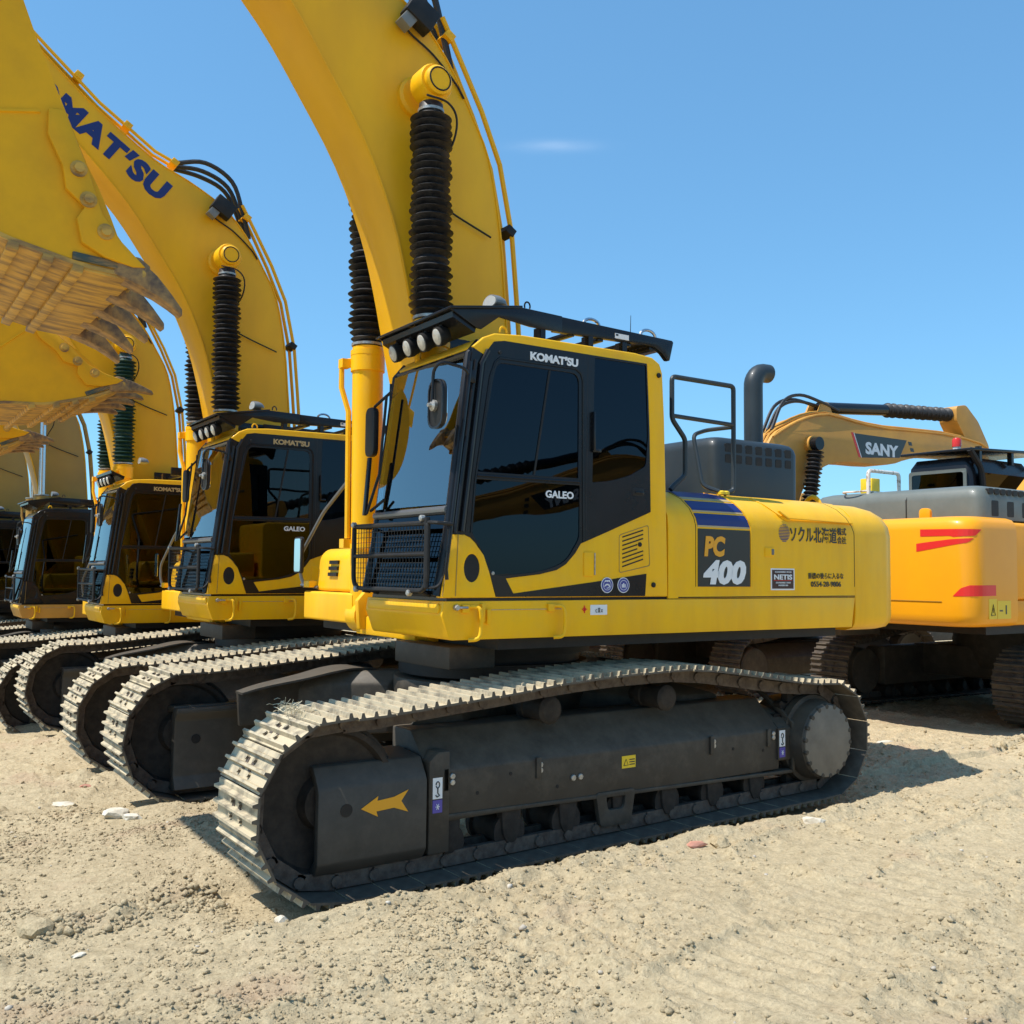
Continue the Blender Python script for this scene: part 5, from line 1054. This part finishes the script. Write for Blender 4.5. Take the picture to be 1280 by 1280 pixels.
gm = mat('dry_earth_lumps', (.47, .40, .30), (.30, .235, .16), .95, scale=5, pa=.35, pb=.65, bump=.4, bscale=80, spec=.1)
gs = mat('pale_gravel', (.56, .52, .44), (.34, .28, .21), .9, scale=7, spec=.15)
gm0 = gm; gm = m_ground
lumps(42000, (-3.2, 4.4), (.9, 4.9), .0025, .017, 2.9, 'earth_crumbs', gm, 3); lumps(42000, (1.6, 4.2), (-1.5, 3.4), .003, .016, 2.2, 'earth_crumbs', gm, 12); lumps(500, (-8, 4.4), (-2.5, 4.6), .006, .022, 2.6, 'gravel', gs, 4)
lumps(16000, (-7, 4.4), (-6.5, 2.2), .005, .022, 2.4, 'earth_crumbs', gm, 6)
lumps(900, (2.5, 3.35), (.98, 1.42), .008, .032, 1.6, 'earth_crumbs', gm, 8); lumps(520, (-6.8, -5.3), (1.0, 1.55), .012, .05, 1.4, 'earth_crumbs', gm, 9)
# straw caught on the track
_r = random.Random(2); _b = MB()
for _ in range(46):
    c_ = Vector((2.17+_r.gauss(0, .03), 1.30+_r.gauss(0, .09), .86+_r.uniform(0, .04))); d_ = Vector((_r.gauss(0, 1), _r.gauss(0, 1), abs(_r.gauss(0, .7)))).normalized()*_r.uniform(.02, .06)
    _b.tube([c_-d_, c_+d_*.2+Vector((0, 0, .006)), c_+d_], .0022, 3)
tag(_b.build('straw_clump', mat('dry_straw_clump', (.62, .56, .40), (.45, .38, .24), .8, scale=30), smooth=False), 'small clump of dry straw caught on the front of the nearest track', 'straw')
# a few pieces large or pale enough to point at
def stone(x, y, s, sc, m, label, cat='stone', name='stone', seed=1, group=None):
    r_ = random.Random(seed); bm = bmesh.new(); bmesh.ops.create_icosphere(bm, subdivisions=2, radius=1)
    for v in bm.verts: v.co *= 1+r_.uniform(-.22, .22); v.co = Vector((v.co.x*sc[0], v.co.y*sc[1], v.co.z*sc[2]))*s
    me = bpy.data.meshes.new(name); bm.to_mesh(me); bm.free(); me.materials.append(m); o = bpy.data.objects.new(name, me); col.objects.link(o)
    o.location = (x, y, float(height(np.array([x]), np.array([y]))[0])+s*sc[2]*.35); o.rotation_euler.z = seed*1.3; tag(o, label, cat, group); return o
chalk = mat('pale_rubble', (.66, .61, .50), (.48, .42, .32), .9, scale=9, bump=.4, bscale=50, spec=.15); brick = mat('pinkish_brick_chip', (.55, .25, .17), (.45, .22, .16), .9, scale=8)
stone(2.60, -.88, .085, (1.1, .8, .45), chalk, 'pale rubble lump on the ground left of the nearest tracks', seed=2)
stone(2.52, -.75, .06, (1.2, .7, .5), chalk, 'smaller pale rubble lump beside the pale lump at left', seed=9)
stone(2.80, -1.72, .11, (.5, 1.3, .16), chalk, 'thin pale slab lying flat on the ground at far left', 'slab', 'slab', seed=3)
stone(3.44, 1.32, .075, (1.2, 1, .7), gm, 'round brown earth clod at the lower left edge', 'clod', 'clod', seed=4)
stone(3.30, 1.62, .022, (1.6, .8, .4), chalk, 'small white scrap on the sand at lower left', 'scrap', 'scrap', seed=5)
stone(2.36, 1.68, .045, (1, .8, .8), chalk, 'cream stone at the lower front corner of the nearest track', seed=6)
stone(-.25, 1.98, .05, (1.5, .7, .5), brick, 'reddish brick chip on the berm beside the nearest track', 'brick chip', 'brick_chip', seed=7)
stone(-.42, 2.02, .075, (1.5, .8, .6), gm, 'grey brown clod on the berm next to the brick chip', 'clod', 'clod', seed=8)
stone(-1.36, 2.0, .06, (1.6, .8, .6), chalk, 'pale stone on the berm below the rear drive cover', seed=11)
stone(2.55, -2.2, .035, (1.2, .8, .6), brick, 'pink chip on the ground before the second machine tracks', 'brick chip', 'brick_chip', seed=12)
stone(-3.6, .2, .08, (1.6, .7, .5), chalk, 'pale stone lying in the shade behind the rear drive', seed=13)
stone(-4.9, .1, .05, (2.2, .6, .5), chalk, 'long pale stone in the shade under the orange machine', seed=14)
# ------------------------------------------------------------------ weeds under the machines, trees beyond the yard
leaf = mat('leaf_green', (.075, .13, .030), (.045, .085, .022), .6, scale=3); dry = mat('dry_straw', (.42, .36, .20), (.30, .27, .14), .8, scale=20); barkm = mat('bark', (.10, .075, .05), (.06, .045, .03), .9, scale=12)
def blades(name, pts, m, n, h, spread, label=None, seed=1):
    r_ = random.Random(seed); b = MB()
    for cx, cy in pts:
        z0 = float(height(np.array([cx]), np.array([cy]))[0])
        for _ in range(n):
            a = r_.uniform(0, 6.28); rr = r_.uniform(0, spread); x, y = cx+rr*math.cos(a), cy+rr*math.sin(a); hh = h*r_.uniform(.5, 1.2); t = r_.uniform(0, 6.28); w = .006; L = hh*r_.uniform(.2, .8)
            p0 = Vector((x, y, z0)); p1 = p0+Vector((math.cos(t)*L*.35, math.sin(t)*L*.35, hh*.6)); p2 = p0+Vector((math.cos(t)*L, math.sin(t)*L, hh)); s_ = Vector((-math.sin(t), math.cos(t), 0))*w
            b.add([p0-s_, p0+s_, p1+s_, p1-s_, p2], [(0, 1, 2, 3), (3, 2, 4)])
    o = b.build(name, m, smooth=False); tag(o, kind='stuff'); return o
blades('dry_grass', [(-2.9, -3.4), (-2.3, -3.2), (-1.6, -3.0), (-3.6, -2.9), (-.8, -3.4), (.6, -3.3), (1.0, -3.0)], dry, 34, .55, .35, seed=3)
blades('green_weeds', [(-1.2, -3.2), (-2.6, -3.6), (.4, -3.4), (-4.4, -3.4), (-6, -5), (-5, -7)], leaf, 60, .40, .5, seed=4)
def tree(x, y, h, seed, label, wd=1.0, bush=False):
    r_ = random.Random(seed); nr = np.random.RandomState(seed); root = empty('tree', (x, y, -.6)); tag(root, label, 'tree', 'trees beyond the yard')
    b = MB(); b.tube([(0, 0, 0), (.1, 0, h*.3), (.0, .1, h*.55)], .14*h/6, 8)
    cl = [(r_.uniform(-.32, .32)*h*wd, r_.uniform(-.32, .32)*h*wd, h*r_.uniform(.12 if bush else .35, .92), h*r_.uniform(.10, .20)) for _ in range(16)]
    for c in cl[:8]: b.tube([(0, 0, h*.35), (c[0]*.5, c[1]*.5, c[2]*.75), c[:3]], .04*h/6, 5)
    b.build('trunk', barkm, root)
    V = []; F = []
    for cx, cy, cz, rr in cl:
        for _ in range(260):
            d = nr.normal(size=3); d /= np.linalg.norm(d); p = np.array([cx, cy, cz])+d*rr*nr.uniform(.5, 1.1)*np.array([1.2, 1.2, .85]); u = nr.normal(size=3); u /= np.linalg.norm(u); w = np.cross(u, nr.normal(size=3)); w /= np.linalg.norm(w); s_ = h*.018
            k = len(V); V += [tuple(p-u*s_), tuple(p+w*s_*.6), tuple(p+u*s_), tuple(p-w*s_*.6)]; F.append((k, k+1, k+2, k+3))
    bb = MB(); bb.v = V; bb.f = F; bb.build('crown', leaf, root, smooth=False); return root
for i, (x, y, h, w, lb) in enumerate([(-6, -36, 4.2, 1.5, 'low dark tree in the gap under the second machine'), (-17, -34, 4.5, 1.5, 'bushy tree far behind the nearest machine'), (8.5, -44, 3.6, 1.8, 'small green tree at the far left edge beyond the row'), (-30, -30, 4.5, 1.6, 'wide tree far behind the tan excavators'), (1.5, -42, 3.6, 1.8, 'short green tree far beyond the third machine'), (-45, -22, 5, 1.6, 'distant tree low behind the striped counterweight')]): tree(x, y, h, i+20, lb, w)
for i, (x, y, h, lb) in enumerate([(-31, -17.5, 3.2, 'low bush seen in the gap beneath the striped counterweight'), (-27, -17.5, 3.0, 'bush left of the one beneath the striped counterweight'), (-36, -16, 3.4, 'bush right of the one beneath the striped counterweight'), (-24, -20, 3.0, 'bush in the gap behind the nearest machine rear drive')]): tree(x, y, h, i+60, lb, 1.7, True)
